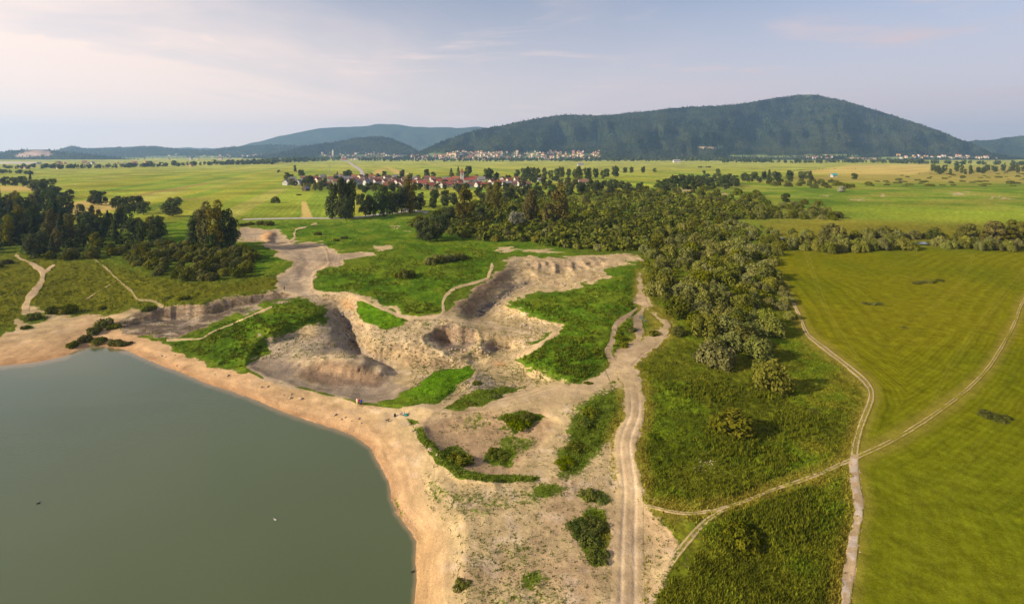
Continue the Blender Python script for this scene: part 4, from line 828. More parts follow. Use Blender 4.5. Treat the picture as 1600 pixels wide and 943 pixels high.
# --- left wood
WOOD = [(-140, 320), (0, 318), (60, 322), (110, 335), (200, 342), (245, 356), (262, 372), (238, 384), (190, 384), (130, 396), (92, 402), (52, 404), (36, 388), (12, 396), (-140, 400)]
for x, y in scatter(WOOD, 120, 5.2):
    k = rnd.choice(['tall', 'round', 'tall_light', 'conifer', 'round', 'tall_light']) if x < 130 else rnd.choice(['round', 'tall', 'round', 'conifer', 'round_light'])
    hm = rnd.uniform(13, 20) if x < 130 else rnd.uniform(10, 15.5)
    if y > 385: hm *= .66
    hpx = hm * ppm(x, y); tree(k, x, y, hpx, hpx * {'tall': .46, 'tall_light': .44, 'conifer': .5}.get(k, .72), f"{dict(tall='tall dark', tall_light='tall olive', conifer='dark conifer', round='round dark', round_light='round olive')[k]} tree in the {'left' if x < 60 else 'middle' if x < 150 else 'right'} {'back' if y < 355 else 'front'} of the dense left wood", group='trees of the dense left wood')
for x, y in scatter([(52, 406), (90, 404), (130, 398), (180, 388), (200, 400), (160, 402), (100, 408)], 9, 4): bush('shrub', x, y, rnd.uniform(5, 7.5), 'green shrub at the foot of the dense left wood', group='shrubs at the foot of the wood')
for x, y in scatter([(168, 392), (230, 382), (290, 382), (370, 392), (402, 405), (398, 422), (366, 436), (330, 440), (290, 438), (240, 428), (214, 416)], 85, 3.6):
    k = rnd.choice(['shrub', 'shrub', 'willow', 'shrub']); bush(k, x, y, rnd.uniform(5, 8), f"{'olive' if k == 'willow' else 'green'} bush in the {'left' if x < 250 else 'middle' if x < 325 else 'right'} {'back' if y < 405 else 'front'} of the thicket left of the gravel bed", group='thicket beside the left meadow', hk=.9, name_='meadow_bush')
for x, y, w, n in ((78, 488, 5.6, 'left'), (92, 489, 6.4, 'middle'), (107, 487, 5.2, 'right')): bush('low', x, y, w, f'{n} of three joined dark bushes above the left sandy shore', 'bush', hk=1.3)
for x, y, w, n in ((118, 540, 4.2, 'tall dark bush at the water edge of the left sandy cove'), (131, 533, 5.2, 'dark bush beside the tip of the lake'), (146, 520, 5.4, 'green bush on the sand above the tip of the lake'), (163, 509, 5.2, 'wide green bush beside the grey eroded hollow'), (176, 512, 4.0, 'small bush at the rim of the grey eroded hollow'),
                   (155, 536, 4.2, 'low bush on the bank right of the lake tip'), (178, 540, 5.0, 'low sprawling bush between the lake tip and the sand dam'), (198, 539, 3.6, 'small low bush at the start of the sand dam'), (234, 484, 4.2, 'green bush on the upper rim of the grey hollow'), (8, 412, 5.5, 'dark bush at the left edge beside the wood'), (-6, 418, 6, 'dark bush cut by the left edge of the picture'),
                   (52, 498, 5.4, 'low green bush alone on the sand below the footpath'), (40, 513, 2.6, 'tiny green bush on the left sand'), (156, 482, 3.8, 'green bush by the left bare patch of the meadow'), (290, 467, 5.2, 'dark low bush in the tall grass above the grey hollow'), (263, 466, 3.2, 'tiny bush in the tall grass above the grey hollow')):
    bush('low', x, y, w, n, 'bush', hk=1.2 if y > 500 else .9)
ordered([(672, 413, 6.8), (684, 410, 7.4), (700, 408, 8.0), (714, 406, 7.6), (724, 404, 6.0)], lambda t, n: bush('willow', *t, f'dark rounded bush, {n} from the left in the long clump on the lush slope', group='long bush clump on the lush slope', hk=.75))
ordered([(622, 433, 5.2), (633, 434, 6.0), (642, 431, 4.6)], lambda t, n: bush('shrub', *t, f'dark bush, {n} from the left in the small clump on the lush slope', group='small bush clump on the lush slope', hk=.75))
ordered([(525, 376, 5.0), (538, 373, 5.2), (497, 367, 5), (392, 351, 7), (407, 351, 8), (420, 352, 8), (380, 353, 7)], lambda t, n: bush('low', *t, f'low dark bush, {n} from the left around the winding footpath and gravel bed', group='low bushes around the gravel bed'))
# --- the big willow thicket and the greener thicket behind it
T1 = [(1004, 396), (1012, 372), (1060, 352), (1130, 347), (1195, 352), (1226, 374), (1220, 402), (1200, 432), (1206, 470), (1196, 492), (1204, 520), (1180, 545), (1150, 552), (1112, 548), (1096, 520), (1062, 500), (1040, 484), (1018, 452), (1010, 420)]
for x, y in scatter(T1, 235, 3.0): bush(rnd.choice(['willow', 'willow', 'shrub']), x, y, rnd.choice((3.4, 5, 6, 7.5, 9.5)) * rnd.uniform(.85, 1.15), f"{'broad' if (x * 7.3) % 2 > 1 else 'rounded'} grey-green willow in the {'upper' if y < 400 else 'middle' if y < 455 else 'lower'} {'left' if x < 1100 else 'right'} part of the big thicket", group='willows of the big thicket')
for x, y in scatter([(1196, 430), (1222, 442), (1236, 470), (1222, 486), (1200, 470)], 9, 3.4): bush('willow', x, y, rnd.uniform(3.6, 5.5), 'small willow at the ragged edge of the thicket beside the field track', group='willows along the field track', hk=.8)
bush('willow', 1236, 497, 5.2, 'lone small willow at the edge of the mown field by the track', 'willow', hk=.75)
for x, y, w, k, n in ((1122, 568, 10.2, 'willow', 'big round willow at the lower tip of the thicket'), (1188, 558, 8.6, 'willow', 'round willow between the two big lower willows'), (1192, 580, 6.0, 'willow', 'slim willow above the lowest willow of the thicket'), (1208, 607, 9, 'willow', 'lowest willow of the thicket casting shade to the right'), (1176, 536, 9, 'willow', 'broad willow on the lower right side of the thicket'),
                      (1146, 676, 8.6, 'shrub', 'lone willow bush in the middle of the dark meadow'), (1160, 845, 5.6, 'low', 'dark bush among tall weeds in the lower meadow'), (1022, 682, 2.6, 'weed', 'small green clump beside the gravel track'), (1090, 560, 4, 'shrub', 'small bush left of the big round willow'), (1060, 522, 5.0, 'shrub', 'bush at the left edge of the thicket above the track bend')):
    bush(k, x, y, w, n, 'bush', hk=1.0 if k == 'willow' else .72)
T2 = [(640, 352), (690, 334), (740, 318), (800, 308), (880, 306), (940, 302), (980, 297), (1040, 302), (1120, 306), (1205, 313), (1212, 342), (1130, 348), (1060, 354), (1012, 372), (1002, 392), (950, 392), (905, 390), (870, 386), (830, 377), (770, 377), (735, 374), (700, 366)]
tt = scatter(T2, 330, 5.0)
for i, (x, y) in enumerate(tt):
    if math.hypot((x - 1117) / 26, (y - 356) / 9) < 1: continue
    wv = 'willow' if (y > 362 or rnd.random() < .22) else 'shrub'
    bush(wv, x, y, rnd.uniform(7, 11) * (1.0 if y < 355 else .82), f"{'grey-green willow' if wv == 'willow' else 'green shrub'} in the {'left' if x < 800 else 'middle' if x < 980 else 'right'} {'back' if y < 325 else 'middle' if y < 352 else 'front'} of the wide thicket below the village", group='willows of the wide thicket' if wv == 'willow' else 'shrubs of the wide thicket', hk=.85, name_='thicket_willow' if wv == 'willow' else 'thicket_shrub')
for x, y in scatter([(870, 306), (960, 292), (1030, 290), (1110, 296), (1200, 305), (1200, 314), (1000, 306)], 40, 7): bush('shrub', x, y, rnd.uniform(9, 13), 'dark shrub on the far rim of the wide thicket', group='shrubs on the far rim of the thicket', hk=.8, name_='rim_shrub')
# --- hedge along the stream, hedges and shrubs on the plain
for x, y in scatter([(1226, 378), (1300, 380), (1420, 384), (1600, 385), (1700, 386), (1700, 394), (1600, 393), (1470, 389), (1380, 392), (1310, 397), (1240, 390)], 74, 3.8):
    if (1424 < x < 1466 or 1590 < x) and y < 393: continue
    bush('willow', x, y, rnd.uniform(5.5, 8), f"grey-green willow in the {'left' if x < 1330 else 'middle' if x < 1430 else 'right'} part of the long hedge along the stream", group='willows of the stream hedge', hk=1.25, name_='hedge_willow')
for x, y in scatter([(1235, 369), (1300, 369), (1420, 371), (1600, 375), (1600, 379), (1420, 376), (1235, 373)], 30, 4.5): bush(rnd.choice(['willow', 'shrub']), x, y, rnd.uniform(6, 9), 'bush on the far bank of the hedged stream', group='bushes on the far stream bank', hk=1.1, name_='bank_bush')
for x, y in scatter([(1204, 332), (1225, 318), (1280, 320), (1290, 330), (1330, 341), (1300, 344), (1210, 342)], 42, 5): bush(rnd.choice(['willow', 'shrub']), x, y, rnd.uniform(6, 9.5), 'willow in the wedge of bushes reaching into the green wetland', group='wedge of bushes in the wetland', hk=.8, name_='wetland_willow')
tree('round', 1228, 316, 15, 14, 'small round tree at the tip of the bush wedge in the wetland')
bush('silver', 1316, 300, 12, 'pale rounded bush alone at the edge of the wetland', 'bush', hk=.8)
for x, y in scatter([(1200, 283), (1290, 284), (1340, 292), (1330, 296), (1270, 294), (1200, 290)], 26, 7): bush('shrub', x, y, rnd.uniform(9, 14), 'dark bush in the hedge between heath and wetland', group='hedge between heath and wetland', hk=.75, name_='hedge_shrub')
for x, y in scatter([(1330, 288), (1400, 279), (1480, 282), (1600, 284), (1600, 291), (1450, 291), (1340, 291)], 34, 8): bush('low', x, y, rnd.uniform(9, 15), 'dark shrub in the long row below the brown heath', group='shrub row below the heath', hk=.7, name_='heath_shrub')
for x, y in scatter([(1400, 274), (1470, 268), (1620, 266), (1620, 282), (1500, 280), (1410, 278)], 44, 9): bush('low', x, y, rnd.uniform(6, 13), 'dark shrub scattered on the brown heath', group='shrubs scattered on the heath', hk=.8, name_='heath_shrub')
for x, y in scatter([(1456, 266), (1600, 264), (1640, 266), (1640, 271), (1456, 273)], 46, 12): h = rnd.uniform(8, 12); tree(rnd.choice(['round', 'tall']), x, y, h, h * .6, 'dark tree in the wood line behind the heath', group='wood line behind the heath')
for x, y in scatter([(1022, 296), (1060, 287), (1110, 284), (1150, 284), (1152, 297), (1080, 296), (1040, 301)], 42, 7): h = rnd.uniform(10, 17); tree('round', x, y, h, h * .95, 'dark tree in the grove left of the small white shed', group='grove by the small white shed')
for x, y in scatter([(1158, 282), (1200, 276), (1270, 278), (1276, 284), (1160, 286)], 34, 8): h = rnd.uniform(8, 14); tree(rnd.choice(['round', 'round', 'conifer']), x, y, h, h * .9, 'dark tree in the grove beside the teal shed', group='grove by the teal shed')
ordered([(1431, 443, 3.4), (1440, 442, 4.0), (1450, 441, 4.2), (1459, 440, 4.2), (1468, 439, 3.2)], lambda t, n: bush('low', t[0], t[1], t[2], f'low bush, {n} from the left of the five joined in the mown field', group='upper bush clump in the mown field', hk=.8))
ordered([(1351, 475, 2.2), (1362, 475, 2.8), (1374, 475, 2.2)], lambda t, n: bush('low', *t, f'low bush, {n} from the left of the three in the mown field', group='lower bush clump in the mown field', hk=1.0))
for x, y, w, n in ((1412, 512, 2.6, 'green weed clump in the bare ring of the mown field'), (1275, 643, 3, 'small fresh green clump in the dark meadow by the track'), (1553, 650, 5.5, 'loose green weed clump in the right field')): bush('weed', x, y, w, n, 'weeds', hk=.45)
for x, y, w, k, n in ((812, 662, 4.6, 'weed', 'leafy green clump at the top of the brown hollow'), (800, 655, 3.4, 'weed', 'smaller leafy clump left of the one at the top of the hollow'), (824, 652, 3.2, 'weed', 'smaller leafy clump right of the one at the top of the hollow'), (717, 722, 5.0, 'low', 'dark bush in the shaded bottom of the brown hollow'), (783, 716, 3.8, 'weed', 'upright green clump in the right side of the brown hollow'),
                      (772, 706, 2.6, 'weed', 'thin green clump at the middle of the brown hollow'), (921, 774, 3.2, 'weed', 'bright green clump above the long clump beside the track'), (940, 780, 2.6, 'weed', 'bright clump touching the sandy edge of the gravel track'), (905, 826, 3.8, 'weed', 'upper bright green clump left of the gravel track'), (925, 822, 4.2, 'weed', 'topmost big clump of the green patch left of the track'),
                      (922, 846, 3.8, 'weed', 'middle clump of the green patch left of the track'), (934, 868, 3.2, 'weed', 'lowest clump of the green patch left of the track'), (912, 660, 4, 'weed', 'yellowish tall clump on the grassy strip left of the track'), (922, 645, 3.4, 'weed', 'upper clump on the grassy strip left of the track'), (900, 700, 4, 'weed', 'lower clump on the grassy strip left of the track'), (885, 725, 3.6, 'weed', 'lowest clump on the grassy strip left of the track'),
                      (920, 600, 2.6, 'low', 'small bush on the sand below the east green slope'), (976, 540, 4.2, 'low', 'lower bush on the island between the two tracks'), (968, 528, 4.2, 'weed', 'left bush on the island between the two tracks'), (984, 516, 4, 'low', 'upper bush on the island between the two tracks'), (1018, 522, 5.2, 'low', 'round bush right of the puddles inside the track bend'), (722, 868 + 45, 2.6, 'low', 'low brown-green bush near the lower sandy shore'),
                      (745, 600, 2.6, 'low', 'dark bush on top of the stony mound'), (775, 622, 3.2, 'weed', 'green clump right of the stony mound'), (735, 632, 3, 'weed', 'green clump below the stony mound')):
    bush(k, x, y, w, n, 'plant', hk=.75)

# --- weeds, tall grass and tufts: countless, one mass each
def tuft_mass(name, pts, mat, hrange, blades, label, width=.12, tonefn=None):
    g = np.random.default_rng(len(pts)); P = np.array(pts, float); m = len(P); k = blades
    a = g.uniform(0, 6.28, (m, k)); hh = g.uniform(*hrange, (m, 1)) * g.uniform(.6, 1.1, (m, k)); lean = g.uniform(.15, .6, (m, k)) * hh; w = width * g.uniform(.6, 1.4, (m, k))
    ox = g.normal(0, .16, (m, k)); oy = g.normal(0, .16, (m, k)); b = a + 1.57
    base = np.stack([P[:, None, 0] + ox, P[:, None, 1] + oy, np.broadcast_to(P[:, None, 2] - .04, (m, k))], -1)
    side = np.stack([np.cos(b) * w, np.sin(b) * w, 0 * w], -1); tip = base + np.stack([np.cos(a) * lean, np.sin(a) * lean, hh], -1)
    V = np.stack([base - side, base + side, tip], 2).reshape(-1, 3); F = np.arange(len(V)).reshape(-1, 3)
    tone = np.repeat(np.clip(P[:, 3:4] + g.normal(0, .2, (m, k)), 0, 1).ravel(), 3)
    me = mesh_np(name, V, F, [mat]); fattr(me, 'tone', tone)
    if P.shape[1] > 4: cattr(me, 'blade_colour', np.repeat(P[:, 4:7], k * 3, 0) * (.88 + .95 * tone[:, None]) * (1.12, 1.02, .9))
    put(name, me, kind='stuff', label=label, cat='grass')
def cast(n, x0, x1, y0, y1, want, seed):
    g = np.random.default_rng(seed); X = g.uniform(x0, x1, n); Y = g.uniform(y0, y1, n)
    i = np.clip(np.searchsorted(ys, Y), 0, NR - 1); j = np.clip(np.searchsorted(xs, X), 0, NC - 1); k = want(X, Y, GM[i, j], TALL[i, j], g.random(n)); i, j = i[k], j[k]
    return np.stack([XW[i, j] + g.normal(0, .15, len(i)), DD[i, j] + g.normal(0, .15, len(i)), ZZ[i, j], g.uniform(.1, .9, len(i)), *GC[i, j].T], 1)
pts = np.concatenate([cast(30000, -20, 1620, 380, 560, lambda X, Y, g, t, r: (t > .6) & (r < .8), 1), cast(34000, 640, 1345, 560, 950, lambda X, Y, g, t, r: (t > .6), 2)])
tuft_mass('meadow_grass', pts, M_GRASS, (.18, .46), 4, 'tall meadow grass covering the slopes and meadows', .10)
pts = cast(30000, 640, 1060, 600, 960, lambda X, Y, g, t, r: (g > .08) & (g < .85) & (r < g * .7), 3)
tuft_mass('sparse_grass', pts, M_GRASS, (.10, .30), 4, 'sparse dry grass tufts growing on the pale sand', .09)
wp_ = []
for cx_, cy_, rx_, ry_, n in ((1145, 690, 38, 28, 900), (1225, 800, 62, 42, 1500), (1240, 660, 40, 22, 500), (1215, 720, 26, 16, 300), (1170, 790, 40, 30, 600), (1100, 610, 50, 20, 500), (1210, 610, 30, 14, 300)):
    g = np.random.default_rng(cx_)
    for _ in range(n):
        x = cx_ + g.normal(0, rx_ * .5); y = cy_ + g.normal(0, ry_ * .5); p = at(x, y); 
        if cover_at(x, y)[0] > .8: wp_.append((p.x, p.y, p.z, g.uniform(.2, 1)))
for poly, n in ((CENTRE, 2600), (HILL, 1500), (EASTG, 2400), (LEFTM, 1800), ([(400, 345), (640, 342), (760, 374), (880, 388), (780, 398), (640, 394), (520, 398), (440, 376)], 1200)):
    g = np.random.default_rng(n); x0, x1, y0, y1 = min(p[0] for p in poly), max(p[0] for p in poly), min(p[1] for p in poly), max(p[1] for p in poly)
    for x, y in zip(g.uniform(max(-20, x0), x1, n * 2), g.uniform(y0, y1, n * 2)):
        if inpoly(poly, x, y) and cover_at(x, y)[0] > .85 and vnoise(np.array([x / 22.]), np.array([y / 9.]), 9)[0] > .42: p = at(x, y); wp_.append((p.x, p.y, p.z, g.uniform(0, .9)))
tuft_mass('tall_weeds', np.array(wp_), M_WEED, (.35, .9), 6, 'lush tall weeds in patches of the dark meadow', .13)

# --- far belts of trees that read as one mass
def belt(name, line, n, hpx, label, mat=M_DARK, dens=26, jit=.8):
    L = smooth_line(line, 6); VV = []; TT = []; g = np.random.default_rng(n)
    for _ in range(n):
        f = g.uniform(0, len(L) - 1.01); i = int(f); x = L[i][0] + (L[i + 1][0] - L[i][0]) * (f - i); y = L[i][1] + (L[i + 1][1] - L[i][1]) * (f - i) + g.uniform(-jit, jit)
        p = at(x, y); s = FPX / p.y; h = g.uniform(*hpx) / s; r = h * g.uniform(.32, .5)
        d = g.normal(size=(dens, 3)); d /= np.linalg.norm(d, axis=1)[:, None]; c = np.array(p) + d * (r, r, h * .46) * g.uniform(.6, 1.05, (dens, 1)) + (0, 0, h * .5)
        q = g.normal(size=(dens, 3)); t = np.cross(d, q); t /= np.linalg.norm(t, axis=1)[:, None]; b = np.cross(d, t); z = r * g.uniform(.3, .55, (dens, 1))
        VV.append(np.stack([c - t * z, c + b * z, c + t * z, c - b * z], 1).reshape(-1, 3)); TT.append(np.repeat(np.clip(g.uniform(.1, .7) + g.normal(0, .15, dens), 0, 1), 4))
    V = np.concatenate(VV); me = mesh_np(name, V, np.arange(len(V)).reshape(-1, 4), [mat]); fattr(me, 'tone', np.concatenate(TT)); put(name, me, kind='stuff', label=label, cat='trees')
belt('far_treeline', [(-60, 263), (60, 263.5), (140, 263), (220, 261), (300, 259), (380, 257), (430, 256)], 190, (4.5, 9), 'far line of trees closing the left fields below the low hills')
belt('far_treeline', [(-30, 270), (10, 271), (40, 272), (54, 274)], 26, (5, 8), 'short far tree line at the left edge above the field corner')
belt('far_treeline', [(395, 256.5), (440, 254), (480, 252.5), (530, 250.5)], 80, (5, 9), 'dark tree belt in front of the old town with the tower')
belt('far_treeline', [(560, 251), (640, 252), (760, 252), (860, 252), (940, 252)], 150, (3, 7), 'belt of trees at the foot of the far white town')
belt('far_treeline', [(930, 252), (1000, 251.5), (1080, 251.5), (1140, 252), (1200, 253)], 130, (4, 8), 'belt of trees under the middle of the big mountain')
belt('far_treeline', [(1130, 254), (1260, 254.5), (1330, 254), (1400, 255), (1460, 256), (1600, 258), (1700, 259)], 240, (3.5, 8), 'belt of trees along the far edge of the golden fields')
belt('far_hedge', [(1090, 262), (1110, 262)], 20, (1.6, 3), 'short dark hedge on the pale far field', jit=.2); belt('far_hedge', [(1240, 267), (1275, 265), (1380, 263)], 26, (.8, 1.6), 'thin dark hedge on the golden far field', jit=.2)

def undergrowth(name, poly, n, size, label, mat, dens=34):
    g = np.random.default_rng(n); VV = []; TT = []
    for x, y in scatter(poly, n, 2.2, 12):
        p = at(x, y); r = g.uniform(*size) / 2; h = r * g.uniform(1.1, 1.7); d = g.normal(size=(dens, 3)); d[:, 2] = np.abs(d[:, 2]); d /= np.linalg.norm(d, axis=1)[:, None]
        c = np.array(p) + d * (r, r, h) * g.uniform(.75, 1.05, (dens, 1)); nn = d + g.normal(size=(dens, 3)) * .4; t = np.cross(nn, g.normal(size=(dens, 3))); t /= np.linalg.norm(t, axis=1)[:, None]; b = np.cross(nn, t); b /= np.linalg.norm(b, axis=1)[:, None]; z = r * g.uniform(.22, .4, (dens, 1))
        VV.append(np.stack([c - t * z, c - b * z * .7, c + t * z, c + b * z * .7], 1).reshape(-1, 3)); TT.append(np.repeat(np.clip(g.uniform(.1, .9) + g.normal(0, .15, dens), 0, 1), 4))
    V = np.concatenate(VV); me = mesh_np(name, V, np.arange(len(V)).reshape(-1, 4), [mat]); fattr(me, 'tone', np.concatenate(TT)); put(name, me, kind='stuff', label=label, cat='undergrowth')
undergrowth('thicket_undergrowth', T2, 800, (5, 9), 'dense green undergrowth filling the wide thicket below the village', M_GREEN)
undergrowth('willow_undergrowth', [(x, y) for x, y in T1 if y < 500] , 110, (2.5, 4), 'low undergrowth between the willows of the big thicket', M_GREEN)
undergrowth('wood_undergrowth', WOOD, 260, (4, 7), 'dark undergrowth below the trees of the left wood', M_DARK)

# ---------------------------------------------------------------- houses
M_WALL = [plain('plaster_white', (.52, .50, .47), .8, .2, .06), plain('plaster_cream', (.70, .60, .44), .8, .2, .08), plain('plaster_ochre', (.62, .42, .20), .8, .2, .08), plain('plaster_grey', (.45, .43, .42), .8, .2, .08)]
M_ROOF = [plain('tiles_red', (.25, .078, .055), .75, .2, .2, .8), plain('tiles_brown', (.20, .105, .075), .8, .2, .2, .8), plain('slate_grey', (.20, .19, .20), .7, .3, .2, .8), plain('tiles_orange', (.32, .125, .07), .75, .2, .2, .8), plain('sheet_teal', (.05, .26, .26), .5, .4, .1)]
M_WOODB = plain('dark_boards', (.09, .065, .05), .85, .2, .25, 2)
M_PANE = plain('window_glass', (.045, .055, .07), .15, .5, .2); M_CHIM = plain('chimney_brick', (.34, .20, .15), .9, .1, .2)
M_DOOR = plain('door_wood', (.14, .075, .04), .6, .3, .2)
def boxm(name, x0, x1, y0, y1, z0, z1, mat):
    V = [(x, y, z) for z in (z0, z1) for y in (y0, y1) for x in (x0, x1)]
    return mesh_np(name, V, [(0, 2, 3, 1), (4, 5, 7, 6), (0, 1, 5, 4), (2, 6, 7, 3), (0, 4, 6, 2), (1, 3, 7, 5)], [mat])
def wallm(w, d, h, rise, mat):
    V = [(-w, -d, -1), (w, -d, -1), (w, d, -1), (-w, d, -1), (-w, -d, h), (w, -d, h), (w, d, h), (-w, d, h), (-w, 0, h + rise), (w, 0, h + rise)]
    me = bpy.data.meshes.new('wall'); me.from_pydata(V, [], [(0, 1, 5, 4), (2, 3, 7, 6), (1, 2, 6, 9, 5), (3, 0, 4, 8, 7), (4, 5, 9, 8), (6, 7, 8, 9)]); me.materials.append(mat); return me
def roofm(w, d, h, rise, mat, ov=.6, th=.28):
    k = rise / d; V = []
    for z in (0.05, th):
        for x in (-w - ov, w + ov): V += [(x, -d - ov, h - ov * k + z), (x, 0, h + rise + z), (x, d + ov, h - ov * k + z)]
    F = [(0, 1, 4, 3), (1, 2, 5, 4), (6, 9, 10, 7), (7, 10, 11, 8), (0, 3, 9, 6), (2, 8, 11, 5), (0, 6, 7, 1), (1, 7, 8, 2), (3, 4, 10, 9), (4, 5, 11, 10)]
    return mesh_np('roof', V, F, [mat])
HCACHE = {}
def house_parts(wi, ri, sz):
    key = (wi, ri, sz)
    if key in HCACHE: return HCACHE[key]
    w, d, h, rise = [(5.2, 4.2, 4.6, 3.6), (6.6, 4.6, 5.4, 4.0), (4.0, 3.4, 3.4, 2.8), (8.5, 5.0, 4.8, 3.8)][sz]
    wm = M_WOODB if wi == 9 else M_WALL[wi]
    W = wallm(w, d, h, rise, wm); Rf = roofm(w, d, h, rise, M_ROOF[ri]); ch = boxm('chimney', w * .35, w * .35 + .9, -.5, .4, h + rise * .7, h + rise + 1.2, M_CHIM)
    wins = []
    for sy in (-1, 1):
        for fx in (-.62, -.05, .5):
            y0, y1 = (-d - .08, -d + .1) if sy < 0 else (d - .1, d + .08); wins.append(boxm('window', w * fx, w * fx + 1.2, y0, y1, h * .52, h * .52 + 1.4, M_PANE))
    for sx in (-1, 1):
        for fy in (-.55, .22):
            x0, x1 = (-w - .08, -w + .1) if sx < 0 else (w - .1, w + .08); wins.append(boxm('window', x0, x1, d * fy, d * fy + 1.2, h * .5, h * .5 + 1.4, M_PANE))
        x0, x1 = (-w - .08, -w + .1) if sx < 0 else (w - .1, w + .08); wins.append(boxm('window', x0, x1, -.6, .6, h + rise * .25, h + rise * .25 + 1.2, M_PANE))
    dr = boxm('door', -w * .3, -w * .3 + 1.1, -d - .09, -d + .1, 0, 2.1, M_DOOR)
    HCACHE[key] = (W, Rf, ch, wins, dr); return HCACHE[key]
WN = {0: 'white', 1: 'cream', 2: 'ochre', 3: 'grey', 9: 'dark wooden'}; RN = {0: 'red', 1: 'brown', 2: 'grey', 3: 'orange', 4: 'teal'}
def house(x, y, wi, ri, sz, rz, label, group='houses of the near village', sc=1.0, name='village_house', cat='house'):
    W, Rf, ch, wins, dr = house_parts(wi, ri, sz); root = put(name, None, loc=at(x, y), rz=R(rz), sc=sc, label=label, cat=cat, group=group); root.empty_display_size = .01
    put('wall', W, root); r = put('roof', Rf, root)
    if wi != 9:
        put('chimney', ch, r)
        for k in wins: put('window', k, root)
        put('door', dr, root)
    return root
# (x, y, wall, roof, size, turn): left to right
VILLAGE = [(449, 289, 0, 2, 1, 78), (467, 288, 0, 2, 0, 80), (458, 283, 0, 2, 0, 20), (474, 281, 0, 1, 0, 10), (483, 284, 3, 1, 0, 70), (491, 281, 0, 0, 0, 20), (497, 284, 1, 0, 0, 60), (504, 279, 0, 2, 0, 30), (512, 292, 1, 1, 0, 20), (518, 283, 0, 1, 1, 10),
           (530, 281, 0, 2, 1, 15), (537, 286, 0, 2, 0, 70), (543, 283, 0, 2, 1, 25), (549, 287, 0, 1, 1, 60), (556, 284, 0, 1, 0, 30), (558, 290, 0, 2, 1, 55), (565, 286, 0, 1, 0, 15), (571, 283, 0, 1, 0, 65), (575, 289, 0, 2, 1, 50), (583, 284, 0, 1, 0, 25),
           (589, 288, 0, 0, 1, 55), (594, 283, 1, 1, 0, 10), (600, 287, 0, 0, 0, 70), (605, 281, 0, 1, 1, 40), (610, 291, 1, 0, 0, 30), (615, 284, 0, 1, 0, 60), (618, 279, 0, 2, 0, 20), (622, 288, 0, 0, 0, 50), (627, 292, 1, 3, 0, 65), (632, 283, 0, 1, 0, 20),
           (640, 286, 0, 2, 0, 60), (648, 282, 0, 2, 0, 10), (655, 287, 0, 1, 0, 40), (660, 291, 0, 0, 1, 10), (666, 281, 0, 1, 0, 15), (672, 295, 1, 0, 1, 25), (678, 287, 0, 0, 0, 55), (684, 284, 0, 1, 0, 30), (689, 288, 1, 0, 1, 15), (697, 283, 0, 2, 0, 20), (703, 286, 1, 0, 1, 5),
           (709, 290, 2, 1, 0, 30), (712, 283, 0, 3, 1, 10), (718, 288, 0, 0, 0, 40), (729, 286, 1, 0, 3, 5), (737, 284, 0, 0, 0, 20), (742, 289, 0, 2, 0, 30), (748, 292, 0, 0, 0, 40), (752, 284, 0, 2, 1, 10), (757, 293, 2, 0, 0, 15), (785, 284, 0, 0, 1, 75), (783, 290, 0, 0, 1, 10), (792, 292, 0, 2, 1, 15), (802, 291, 1, 1, 0, 20),
           (822, 293, 0, 1, 1, 20), (843, 283, 0, 2, 2, 10), (760, 281, 0, 1, 0, 10), (808, 283, 0, 1, 0, 20)] + [(x_ + .3, y_, w_, r_, 0, a_) for x_, y_, w_, r_, a_ in ((525, 287, 0, 1, 20), (534, 278, 1, 3, 40), (553, 279, 0, 3, 15), (563, 279, 1, 1, 60), (580, 279, 0, 3, 20), (587, 281, 1, 0, 70), (603, 294, 0, 3, 30), (613, 287, 1, 1, 15), (634, 289, 0, 3, 45), (645, 289, 1, 0, 20), (652, 283, 0, 3, 70), (665, 287, 1, 1, 10), (676, 282, 0, 3, 25), (692, 293, 0, 3, 60), (700, 292, 1, 0, 15), (715, 293, 0, 3, 35), (733, 293, 0, 1, 20), (741, 281, 1, 3, 15), (768, 287, 0, 0, 50), (775, 291, 0, 3, 20), (796, 285, 1, 0, 25), (812, 290, 0, 3, 40))]
cnt = {}
tot = {}
for v in VILLAGE: tot[(v[2], v[3])] = tot.get((v[2], v[3]), 0) + 1
for v in sorted(VILLAGE):
    k = (v[2], v[3]); i = cnt.get(k, 0); cnt[k] = i + 1
    lab = f'{WN[v[2]]} village house with {RN[v[3]]} roof, {ordinal(i)} of that kind from the left' if tot[k] > 1 else f'{WN[v[2]]} village house with {RN[v[3]]} roof, the only one of these colours'
    house(*v, lab)
house(478, 298, 9, 2, 2, 70, 'small dark wooden barn alone on the green field below the village', None, 1.0, 'barn', 'barn')
house(912, 288, 3, 1, 3, 8, 'large grey house with brown roof alone right of the village', None)
house(1138, 286, 0, 2, 2, 10, 'small pale shed in the grove on the right plain', None, .9, 'shed', 'shed')
house(1303, 276.5, 3, 4, 2, 0, 'teal roofed shed at the edge of the brown heath', None, 1.3, 'shed', 'shed')
for x, y, n in ((41, 264, 'leftmost'), (92, 264, 'middle'), (299, 260, 'rightmost')): house(x, y, 2, 3, 2, 75, f'{n} of three small ochre field huts below the far hills', 'field huts below the hills', 1.5, 'field_hut', 'hut')
house(1057, 254, 0, 2, 3, 0, 'long white farm shed under the big mountain', None, 2.2, 'farm_shed', 'shed'); house(907, 259, 3, 2, 3, 5, 'grey shed on the pale field behind the village', None, 1.4, 'farm_shed', 'shed')
